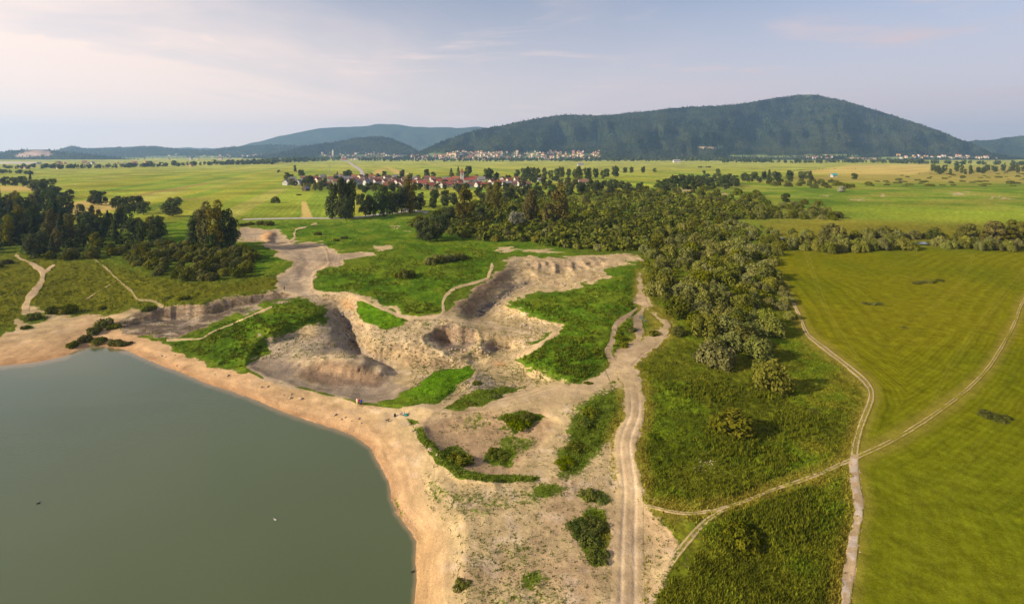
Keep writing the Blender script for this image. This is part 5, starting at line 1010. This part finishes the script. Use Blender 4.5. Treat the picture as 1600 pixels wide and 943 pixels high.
# village church
root = put('village_church', None, loc=at(722, 287), rz=R(8), label='white village church with red pointed spire', cat='church'); root.empty_display_size = .01
put('tower', boxm('tower', -3.1, 3.1, -3.1, 3.1, -1, 19, M_WALL[0]), root)
sp = bpy.data.meshes.new('spire'); sp.from_pydata([(-3.5, -3.5, 19.003), (3.5, -3.5, 19.003), (3.5, 3.5, 19.003), (-3.5, 3.5, 19.003), (-1.6, -1.6, 22.4), (1.6, -1.6, 22.4), (1.6, 1.6, 22.4), (-1.6, 1.6, 22.4), (0, 0, 28.5)], [], [(3, 2, 1, 0), (0, 1, 5, 4), (1, 2, 6, 5), (2, 3, 7, 6), (3, 0, 4, 7), (4, 5, 8), (5, 6, 8), (6, 7, 8), (7, 4, 8)]); sp.materials.append(M_ROOF[0])
put('spire', sp, root)
nv = put('nave', wallm(9, 5, 7, 5, M_WALL[0]), root, loc=(12.2, 0, 0)); put('roof', roofm(9, 5, 7, 5, M_ROOF[0]), root, loc=(12.2, 0, 0))
for sx, sy in ((0, -1), (-1, 0), (1, 0), (0, 1)):
    a, b = .8, .06; put('bell_window', boxm('bell_window', sx * 3.1 - (b if sx else a), sx * 3.1 + (b if sx else a), sy * 3.1 - (b if sy else a), sy * 3.1 + (b if sy else a), 14.5, 17.3, M_PANE), root)
# garden trees and orchard
HX = [(v[0], v[1]) for v in VILLAGE]
def clear(x, y): return all(abs(x - a) > 4.0 or (y - b) > 4 or (y - b) < -2.0 for a, b in HX)
c = 0
for x, y in scatter([(436, 288), (445, 280), (520, 277), (640, 276), (760, 278), (830, 276), (900, 284), (960, 290), (1010, 292), (1010, 300), (880, 304), (800, 302), (745, 300), (700, 299), (640, 300), (560, 303), (520, 300), (470, 296)], 230, 6):
    if not clear(x, y): continue
    if 640 < x < 760 and y > 295: continue
    c += 1; h = rnd.uniform(7.5, 13) * ppm(x, y); k = rnd.choice(['round'] * 6 + ['round_light'] * 2 + ['tall', 'conifer'])
    tree(k, x, y, h, h * (.95 if 'round' in k else .5), f"{dict(tall='slender', conifer='conifer', round='round dark', round_light='round light green')[k]} garden tree in the {'left' if x < 580 else 'middle' if x < 720 else 'right'} {'back' if y < 286 else 'front'} of the near village", group='garden trees of the village')
ordered([(448, 281, 12), (470, 278, 13), (483, 290, 16), (492, 296, 14), (540, 279, 12), (546, 278, 13), (527, 277, 9), (667, 277, 13), (705, 277, 14), (716, 275, 14), (731, 278, 19), (763, 283, 20), (776, 283, 14), (628, 277, 12), (600, 277, 10)],
        lambda t, n: tree('conifer' if t[2] in (9, 14) else 'round', t[0], t[1], t[2] * 1.05, t[2] * .8, f'tall dark village tree, {n} from the left above the roofs', group='tall trees above the village roofs'))
ordered([(505 + i * 13.5 + rnd.uniform(-5, 5), rnd.uniform(294.5, 299), rnd.uniform(8, 13)) for i in range(22)], lambda t, n: tree('round', t[0], t[1], t[2], t[2] * rnd.uniform(.85, 1.15), f'round garden tree, {n} from the left along the near edge of the village', group='trees along the near village edge'))
ordered([(806 + i * 9 + rnd.uniform(-3, 3), 278 + rnd.uniform(-1.5, 2), rnd.uniform(13, 20)) for i in range(18)], lambda t, n: tree(rnd.choice(['round', 'tall', 'round']), t[0], t[1], t[2], t[2] * .62, f'dark tree, {n} from the left in the tall row right of the village', group='tall tree row right of the village'))
for x, y in scatter([(720, 306), (830, 303), (960, 296), (960, 303), (860, 312), (740, 318)], 26, 8): h = rnd.uniform(11, 20); tree('round', x, y, h, h * .9, 'round dark tree between the meadow and the thicket below the village', group='trees above the thicket')
for x, y in scatter([(560, 318), (640, 305), (720, 318), (690, 330), (660, 328), (560, 333)], 24, 6): h = rnd.uniform(12, 20); tree('round', x, y, h, h * .85, 'dark tree behind the row along the country road', group='trees behind the country road row')

# far town: one mesh each, too small to show parts
TOWN = []
for wi in (0, 0, 1, 1, 2):
    for ri in (0, 1, 3):
        w, d, h, rise = (7, 5, 7, 3.6); W = wallm(w, d, h, rise, M_WALL[wi]); V = [tuple(v.co) for v in W.vertices]
        k = rise / d; ov = .7; n = len(V)
        V += [(-w - ov, -d - ov, h - ov * k + .1), (w + ov, -d - ov, h - ov * k + .1), (w + ov, 0, h + rise + .1), (-w - ov, 0, h + rise + .1), (w + ov, d + ov, h - ov * k + .1), (-w - ov, d + ov, h - ov * k + .1)]
        me = bpy.data.meshes.new('town_house'); F = [tuple(p.vertices) for p in W.polygons] + [(n, n + 1, n + 2, n + 3), (n + 3, n + 2, n + 4, n + 5)]
        me.from_pydata(V, [], F); me.materials.append(M_WALL[wi]); me.materials.append(M_ROOF[ri]); me.polygons.foreach_set('material_index', [0] * (len(F) - 2) + [1, 1]); me.update(); TOWN.append(me)
def on_hill(hname, x, y):
    xs_, t, V, of, Ys = HILLS[hname]; j = int(np.clip(np.searchsorted(xs_, x), 0, len(xs_) - 1)); col = Ys[:, j]; i = int(np.clip(np.searchsorted(-col, -y), 0, len(t) - 1)); return Vector(V[i, j])
def town(n, x0, x1, y0, y1, hname, label, group, s=(.9, 1.8), name='town_house'):
    for _ in range(n):
        x = rnd.uniform(x0, x1); f = (x - x0) / (x1 - x0); y = rnd.uniform(y0, y1) + (0 if hname else 0)
        p = on_hill(hname, x, y) if hname and y < HILLS[hname][4][0, 0] - .6 else at(x, max(y, 249.5)); p.z -= 1
        q = rnd.uniform(*s); put(name, rnd.choice(TOWN), loc=p, rz=R(rnd.uniform(-30, 30) + rnd.choice((0, 90))), sc=(q, q, q * rnd.uniform(.8, 1.3)), label=label, cat='house', group=group)
town(74, 690, 745, 238.5, 250, 'mountain', 'tiny pale house in the dense part of the far town', 'houses of the dense far town')
town(175, 735, 935, 238, 250, 'mountain', 'tiny pale house in the far town strung along the mountain foot', 'houses along the mountain foot')
town(46, 640, 700, 244, 250.5, 'mountain', 'tiny house at the near end of the far town', 'houses at the near end of the town')
town(58, 500, 640, 239.5, 249, 'wooded_hill', 'tiny house of the old town around the tall tower', 'houses of the old town', name='old_town_house')
town(44, 1400, 1555, 244.5, 248.5, 'mountain', 'tiny house in the far village under the end of the mountain', 'far village under the mountain end', name='far_village_house')
town(10, 1258, 1300, 246, 250.5, 'mountain', 'tiny farmhouse under the middle of the big mountain', 'farmhouses under the mountain', name='farmhouse')
town(22, 255, 405, 242.5, 248, 'low_hills', 'tiny house at the foot of the low wooded hills', 'houses at the foot of the low hills', (1.2, 2.2), 'hillfoot_house')
town(12, 90, 230, 255, 259, None, 'tiny house behind the far left tree line', 'houses behind the left tree line', name='far_house')
for x, y, L in ((20, 256, 5.5), (48, 256.5, 4.2)): put('factory_hall', boxm('factory_hall', -10 * L, 10 * L, -14, 14, -1, 11, M_WALL[0]), loc=at(x, y), label='long white factory hall below the quarry' if L > 5 else 'shorter white factory hall right of the long one below the quarry', cat='factory')
# old town tower, hill chapel and chimneys
p = on_hill('wooded_hill', 518, 243); root = put('old_town_tower', None, loc=p, label='tall pale church tower of the old town on the hill', cat='tower'); root.empty_display_size = .01
put('tower', boxm('tower', -7, 7, -7, 7, -10, 52, M_WALL[1]), root); sp2 = bpy.data.meshes.new('spire'); sp2.from_pydata([(-7.5, -7.5, 52.01), (7.5, -7.5, 52.01), (7.5, 7.5, 52.01), (-7.5, 7.5, 52.01), (0, 0, 72)], [], [(3, 2, 1, 0), (0, 1, 4), (1, 2, 4), (2, 3, 4), (3, 0, 4)]); sp2.materials.append(M_ROOF[2]); put('spire', sp2, root)
root = put('roadside_chapel', None, loc=at(538, 251.5), rz=R(10), label='white chapel with bright red roof beside the town road', cat='chapel', sc=2.1); root.empty_display_size = .01
put('nave', wallm(8, 4.6, 5.5, 5, M_WALL[0]), root); put('roof', roofm(8, 4.6, 5.5, 5, M_ROOF[0]), root); put('tower', boxm('tower', -10.6, -8.02, -1.6, 1.6, -1, 17, M_WALL[0]), root)
for x, y, h, n in ((581, 250, 34, 'shorter'), (590, 250.5, 46, 'taller')):
    V, F = tube((0, 0, -1), (0, 0, h), 5.5, 3.8, 10); root = put('brick_chimney', mesh_np('brick_chimney', V, F, [M_ROOF[1]], True), loc=at(x, y), label=f'{n} reddish brick chimney stack at the edge of the far town', cat='chimney')
    V, F = tube((0, 0, h), (0, 0, h + 2), 4.6, 4.6, 10); put('rim', mesh_np('rim', V, F, [M_CHIM], True), root)
M_METAL = plain('steel_grey', (.25, .25, .26), .5, .5, .1)
V, F = tube((0, 0, -1), (0, 0, 26), .55, .3, 8); root = put('power_pole', mesh_np('power_pole', V, F, [M_METAL], True), loc=at(515, 276), label='thin grey power pole above the left end of the village', cat='pole'); put('crossarm', boxm('crossarm', -3.2, 3.2, -.25, .25, 23, 23.6, M_METAL), root)
V, F = tube((0, 0, 0), (0, 0, 42), 3.2, 1.6, 8); put('radio_mast', mesh_np('radio_mast', V, F, [M_WALL[0]], True), loc=on_hill('mountain', 1262, 150), label='white mast on the top of the big mountain', cat='mast')
# white van on the road
M_VAN = plain('van_white', (.78, .78, .78), .35, .5, .04); M_TYRE = plain('tyre', (.03, .03, .03), .9, .2, .1)
root = put('parked_van', None, loc=at(634, 331, .05), rz=R(8), label='white van parked on the country road under the tall trees', cat='van', sc=1.5); root.empty_display_size = .01
bv = bpy.data.meshes.new('body'); pr = [(-2.6, .35), (2.3, .35), (2.6, .9), (2.1, 1.2), (1.3, 2.1), (-2.6, 2.15)]; nb = len(pr)
bv.from_pydata([(x, s * .95, z) for s in (-1, 1) for x, z in pr], [], [tuple(range(nb))[::1], tuple(range(2 * nb - 1, nb - 1, -1))] + [((i + 1) % nb, i, nb + i, nb + (i + 1) % nb) for i in range(nb)]); bv.materials.append(M_VAN); put('body', bv, root)
for sx in (-1.6, 1.6):
    for sy in (-1, 1):
        V, F = tube((sx, sy * .75, .35), (sx, sy * .98, .35), .36, .36, 12); put('wheel', mesh_np('wheel', V, F, [M_TYRE]), root)
put('windscreen', mesh_np('windscreen', [(2.13, -.8, 1.2), (2.13, .8, 1.2), (1.36, .75, 2.06), (1.36, -.75, 2.06)], [(0, 1, 2, 3)], [M_PANE]), root)

# ---------------------------------------------------------------- rocks
M_ROCK = plain('limestone', (.40, .31, .21), .95, .1, .25, 3); M_ROCKD = plain('dark_limestone', (.16, .135, .12), .95, .1, .3, 3)
def rockm(seed, mat):
    g = np.random.default_rng(seed); me = bpy.data.meshes.new('boulder'); import bmesh
    b = bmesh.new(); bmesh.ops.create_icosphere(b, subdivisions=2, radius=1)
    dirs = g.normal(size=(7, 3)); dirs /= np.linalg.norm(dirs, axis=1)[:, None]; off = g.uniform(.6, .92, 7)
    for v in b.verts:
        p = np.array(v.co)
        for d, o in zip(dirs, off):
            e = p @ d - o
            if e > 0: p = p - d * e
        v.co = p * (1, .8, .62) * g.uniform(.95, 1.05)
    b.to_mesh(me); b.free(); me.materials.append(mat); return me
ROCKS = [rockm(i, M_ROCK) for i in range(5)]; ROCKD = [rockm(20 + i, M_ROCKD) for i in range(5)]
def rock(var, x, y, r, label, group): put('boulder', rnd.choice(var), loc=at(x, y, r * .25), rz=rnd.uniform(0, 6), sc=(r * rnd.uniform(.8, 1.3), r, r * rnd.uniform(.7, 1.1)), label=label, cat='rock', group=group)
ordered([(252, 556, .5), (259, 557, .45), (273, 555, .45), (276, 571, .4), (335, 585, .45), (356, 587, .7), (408, 605, .6), (418, 604, .7), (443, 617, .4), (454, 622, .7), (470, 623, .75), (455, 616, .5), (524, 648, .55), (539, 652, .5), (533, 655, .5), (560, 654, .6), (564, 661, .45), (549, 658, .35)],
        lambda t, n: rock(ROCKS, t[0], t[1], t[2] * .6, f'pale stone, {n} from the left among those lying on the sand dam', 'stones on the sand dam'))
for line, n, jit, var, r, lab, grp in (([(532, 492), (542, 508), (548, 525), (554, 536)], 26, 5, ROCKD, (.35, .9), 'dark rock in the gully below the lush slope', 'rocks in the dark gully'), ([(742, 494), (760, 482), (780, 468), (800, 454), (822, 441)], 34, 5, ROCKD, (.35, .9), 'grey rock along the bottom of the east pit', 'rocks along the east pit bottom'),
                                       ([(828, 441), (850, 441), (880, 446)], 12, 2.5, ROCKS, (.3, .8), 'pale rock below the cliffs of the east pit', 'pale rocks in the east pit'), ([(700, 549), (725, 548), (745, 545), (752, 550), (766, 553)], 22, 3, ROCKS, (.2, .55), 'pale rock on the rim of the round crater', 'rocks on the crater rim'), ([(815, 508), (832, 514)], 8, 2.5, ROCKS, (.35, .8), 'pale rock on the sandy spur', 'rocks on the sandy spur'),
                                       ([(640, 662), (660, 690), (685, 712)], 16, 3, ROCKS, (.12, .36), 'pale stone on the inner bank of the brown hollow', 'stones on the hollow bank')):
    L = smooth_line(line, 6)
    for _ in range(n):
        q = rnd.choice(L); rock(var, q[0] + rnd.uniform(-jit, jit), q[1] + rnd.uniform(-jit, jit), rnd.uniform(*r), lab, grp)
# countless stones of the rough track
VV = []; FF = []; b = 0; g = np.random.default_rng(4); oct_ = np.array([(1, 0, 0), (0, 1, 0), (-1, 0, 0), (0, -1, 0), (0, 0, 1), (0, 0, -1)], float); of_ = np.array([(0, 1, 4), (1, 2, 4), (2, 3, 4), (3, 0, 4), (1, 0, 5), (2, 1, 5), (3, 2, 5), (0, 3, 5)])
def stones(line, n, jit, r):
    global b
    L = smooth_line(line, 8)
    for _ in range(n):
        q = L[g.integers(len(L))]; p = at(q[0] + g.normal(0, jit), q[1] + g.normal(0, jit * .8)); s = g.uniform(*r); VV.append(oct_ * (s, s * g.uniform(.6, 1), s * .6) * g.uniform(.7, 1.2, (6, 1)) + np.array(p)); FF.append(of_ + b); b += 6
stones([(1334, 740), (1342, 790), (1336, 830), (1330, 870), (1324, 910), (1320, 950)], 900, 3.6, (.05, .2)); stones([(935, 740), (930, 760)], 120, 12, (.05, .2)); stones([(980, 700), (982, 943)], 500, 22, (.04, .12))
stones([(650, 640), (700, 700), (760, 780), (800, 900)], 700, 60, (.04, .13)); stones([(240, 565), (400, 622), (540, 674), (600, 735), (640, 830)], 500, 6, (.05, .2)); stones([(1098, 724), (1106, 724)], 60, 10, (.05, .15))
put('gravel', mesh_np('gravel', np.concatenate(VV), np.concatenate(FF), [M_ROCK]), kind='stuff', label='loose stones on the tracks and sandy shore', cat='gravel')

# ---------------------------------------------------------------- people, dog, birds
M_SKIN = plain('skin', (.50, .30, .20), .6, .3, .05); M_HAIR = plain('hair_dark', (.035, .025, .02), .6, .3, .1)
def skin_mesh(name, nodes, edges, mats, sub=1):
    """one continuous body grown round a skeleton of joints"""
    me = bpy.data.meshes.new(name); me.from_pydata([n[0] for n in nodes], edges, []); o = bpy.data.objects.new('tmp_' + name, me); COL.objects.link(o)
    o.modifiers.new('s', 'SKIN'); sv = me.skin_vertices[0].data
    for i, n in enumerate(nodes): sv[i].radius = n[1] if isinstance(n[1], tuple) else (n[1], n[1]); sv[i].use_root = i == 0
    s = o.modifiers.new('u', 'SUBSURF'); s.levels = sub; s.render_levels = sub
    dg = bpy.context.evaluated_depsgraph_get(); out = bpy.data.meshes.new_from_object(o.evaluated_get(dg)); bpy.data.objects.remove(o)
    out.materials.clear()
    for m in mats: out.materials.append(m)
    for p in out.polygons: p.use_smooth = True
    out.name = name; return out
def person(loc, rz, top, bottom, label, long_bottom=False, step=0.0):
    mt = plain('shirt_' + label[:14], top, .85, .1, .1); mb = plain('trousers_' + label[:14], bottom, .85, .1, .1)
    N = [((0, 0, .95), (.15, .11)), ((0, 0, 1.15), (.14, .10)), ((0, 0, 1.38), (.17, .11)), ((0, 0, 1.50), .055), ((0, 0.01, 1.58), .075), ((0, .015, 1.68), (.085, .10)), ((0, .01, 1.75), .05),
         ((.19, 0, 1.40), .058), ((.24, .02, 1.12), .046), ((.25, .08, .88), .034), ((.25, .12, .78), (.038, .022)), ((-.19, 0, 1.40), .058), ((-.24, .02, 1.12), .046), ((-.24, .09, .88), .034), ((-.24, .13, .78), (.038, .022)),
         ((.09, 0, .86), .09), ((.10, .03 + step, .48), .062), ((.10, -.02 + step, .09), .045), ((.11, .12 + step, .04), .04), ((-.09, 0, .86), .09), ((-.10, .03 - step, .48), .062), ((-.10, -.02 - step, .09), .045), ((-.11, .12 - step, .04), .04)]
    E = [(0, 1), (1, 2), (2, 3), (3, 4), (4, 5), (5, 6), (2, 7), (7, 8), (8, 9), (9, 10), (2, 11), (11, 12), (12, 13), (13, 14), (0, 15), (15, 16), (16, 17), (17, 18), (0, 19), (19, 20), (20, 21), (21, 22)]
    me = skin_mesh('body', N, E, [M_SKIN, mt, mb, M_HAIR])
    for p in me.polygons:
        z, x, y = p.center.z, abs(p.center.x), p.center.y
        p.material_index = 1 if (.94 < z < 1.49 and not (x > .2 and z < 1.12)) else 2 if (z <= .94 and x < .2 and z > (.06 if long_bottom else .45)) else 3 if (z > 1.70 or (z > 1.58 and y < -.02)) else 0
    return put('person', me, loc=loc, rz=rz, label=label, cat='person')
person(at(557.8, 633.5), R(150), (.62, .52, .30), (.62, .52, .30), 'standing person in pale yellow clothes at the left of the group', True)
person(at(561.0, 634), R(-160), (.50, .07, .05), (.14, .08, .07), 'standing person in a red top in the middle of the group')
person(at(564.2, 635), R(10), (.02, .07, .50), (.02, .02, .03), 'standing person in a blue shirt and dark shorts', False, .06)
person(at(444, 454), R(60), (.09, .03, .03), (.03, .03, .04), 'distant person in dark clothes walking on the grey gravel bed', True, .12)
# person sitting on the ground
ms = plain('shirt_pale', (.72, .66, .68), .85, .1, .08); mj = plain('trousers_dark', (.10, .09, .10), .85, .1, .1)
N = [((0, 0, .14), (.16, .14)), ((0, -.06, .36), (.14, .10)), ((0, -.10, .58), (.17, .11)), ((0, -.10, .70), .055), ((0, -.08, .79), .075), ((0, -.07, .89), (.085, .10)), ((.19, -.1, .60), .055), ((.26, -.02, .36), .045), ((.22, .2, .3), .034), ((.16, .28, .32), .034),
     ((-.19, -.1, .60), .055), ((-.27, -.05, .36), .045), ((-.24, .16, .3), .034), ((-.18, .26, .32), .034), ((.10, .12, .14), .085), ((.14, .50, .36), .06), ((.13, .80, .08), .045), ((.13, .92, .06), .04), ((-.10, .12, .14), .085), ((-.13, .52, .30), .06), ((-.12, .85, .07), .045), ((-.12, .97, .06), .04)]
E = [(0, 1), (1, 2), (2, 3), (3, 4), (4, 5), (2, 6), (6, 7), (7, 8), (8, 9), (2, 10), (10, 11), (11, 12), (12, 13), (0, 14), (14, 15), (15, 16), (16, 17), (0, 18), (18, 19), (19, 20), (20, 21)]
me = skin_mesh('body', N, E, [M_SKIN, ms, mj, M_HAIR])
for p in me.polygons: z, x, y = p.center.z, abs(p.center.x), p.center.y; p.material_index = 3 if (z > .88 or (z > .76 and y < -.11)) else 1 if (z > .26 and y < .05 and z < .70) else 2 if (y > -.2 and z < .5 and y < .78 and x < .2) else 0
put('person', me, loc=at(630.5, 649), rz=R(75), sc=1.15, label='person in a pale shirt sitting on the sand beside a teal bag', cat='person')
def bagm(name, mat, s):
    import bmesh
    b = bmesh.new(); bmesh.ops.create_cube(b, size=1); bmesh.ops.scale(b, vec=s, verts=b.verts); bmesh.ops.bevel(b, geom=b.edges[:], offset=min(s) * .28, segments=3, affect='EDGES')
    for v in b.verts: v.co.x *= 1 - .25 * (v.co.z / s[2] + .5); v.co.z += s[2] / 2
    m = bpy.data.meshes.new(name); b.to_mesh(m); b.free(); m.materials.append(mat); return m
M_TEAL = plain('teal_cloth', (.02, .30, .26), .8, .2, .1); M_BLACK = plain('black_cloth', (.02, .02, .022), .8, .2, .1)
o = put('bag', bagm('bag', M_TEAL, (.75, .5, .5)), loc=at(634.5, 649.5, -.02), label='teal bag lying beside the sitting person', cat='bag'); V, F = tube((-.2, 0, .45), (.2, 0, .62), .03, .03, 6); put('strap', mesh_np('strap', V, F, [M_BLACK]), o)
o = put('backpack', bagm('backpack', M_BLACK, (.45, .35, .62)), loc=at(617, 650, -.02), label='black backpack standing on the sand left of the sitting person', cat='backpack'); put('pocket', bagm('pocket', M_BLACK, (.32, .14, .3)), o, loc=(0, -.2, .04))
N = [((0, 0, .42), (.10, .12)), ((.22, 0, .44), (.11, .13)), ((.36, 0, .54), .065), ((.47, 0, .62), .065), ((.60, 0, .58), .036), ((-.22, 0, .44), (.085, .10)), ((-.36, 0, .50), .028), ((-.52, 0, .60), .016), ((.26, .08, .30), .042), ((.25, .08, .14), .028), ((.28, .08, .03), .03), ((.26, -.08, .30), .042), ((.30, -.08, .14), .028), ((.32, -.08, .03), .03),
     ((-.22, .08, .32), .055), ((-.16, .08, .22), .035), ((-.28, .08, .14), .024), ((-.25, .08, .03), .03), ((-.22, -.08, .32), .055), ((-.20, -.08, .22), .035), ((-.32, -.08, .14), .024), ((-.29, -.08, .03), .03), ((.44, .05, .70), .02), ((.44, -.05, .70), .02)]
E = [(0, 1), (1, 2), (2, 3), (3, 4), (0, 5), (5, 6), (6, 7), (1, 8), (8, 9), (9, 10), (1, 11), (11, 12), (12, 13), (5, 14), (14, 15), (15, 16), (16, 17), (5, 18), (18, 19), (19, 20), (20, 21), (3, 22), (3, 23)]
put('dog', skin_mesh('body', N, E, [plain('fur_grey', (.10, .08, .07), .9, .1, .3)]), loc=at(605, 659), rz=R(25), label='dark grey dog walking on the sand dam below the group', cat='dog')
def bird(x, y, mat, label, z=WATER_Z):
    D_ = (CAM_H - z) * FPX / (y - YH); N = [((0, 0, .06), (.11, .08)), ((.16, 0, .08), (.09, .07)), ((.24, 0, .18), .035), ((.27, 0, .28), .042), ((.36, 0, .27), .014), ((-.18, 0, .09), .06), ((-.30, 0, .14), .02)]
    put('duck', skin_mesh('duck', N, [(0, 1), (1, 2), (2, 3), (3, 4), (0, 5), (5, 6)], [mat]), loc=((x - CX) / FPX * D_, D_, z), rz=rnd.uniform(0, 6), label=label, cat='bird')
bird(430, 812, M_WALL[0], 'white bird floating on the lake near its middle'); bird(60, 786, M_BLACK, 'dark bird floating on the lake at the left'); bird(645, 893, M_BLACK, 'dark bird at the water edge of the lower sandy shore')

# ---------------------------------------------------------------- haze: one closed box of thin air round everything
me = boxm('haze', -21000, 21000, -600, 13700, -30, 800, M_WATER); me.materials.clear()
hm = bpy.data.materials.new('thin_haze'); hm.use_nodes = True; nt = hm.node_tree; nt.nodes.clear(); ho = nt.nodes.new('ShaderNodeOutputMaterial'); hv = nt.nodes.new('ShaderNodeVolumePrincipled')
hv.inputs['Color'].default_value = HAZE_COLOR; hv.inputs['Density'].default_value = HAZE_DENSITY; hv.inputs['Anisotropy'].default_value = 0.25; hv.inputs['Density Attribute'].default_value = ''
nt.links.new(hv.outputs[0], ho.inputs['Volume']); hm.cycles.homogeneous_volume = True if hasattr(hm, 'cycles') and hasattr(hm.cycles, 'homogeneous_volume') else False
me.materials.append(hm); put('haze', me, kind='stuff')
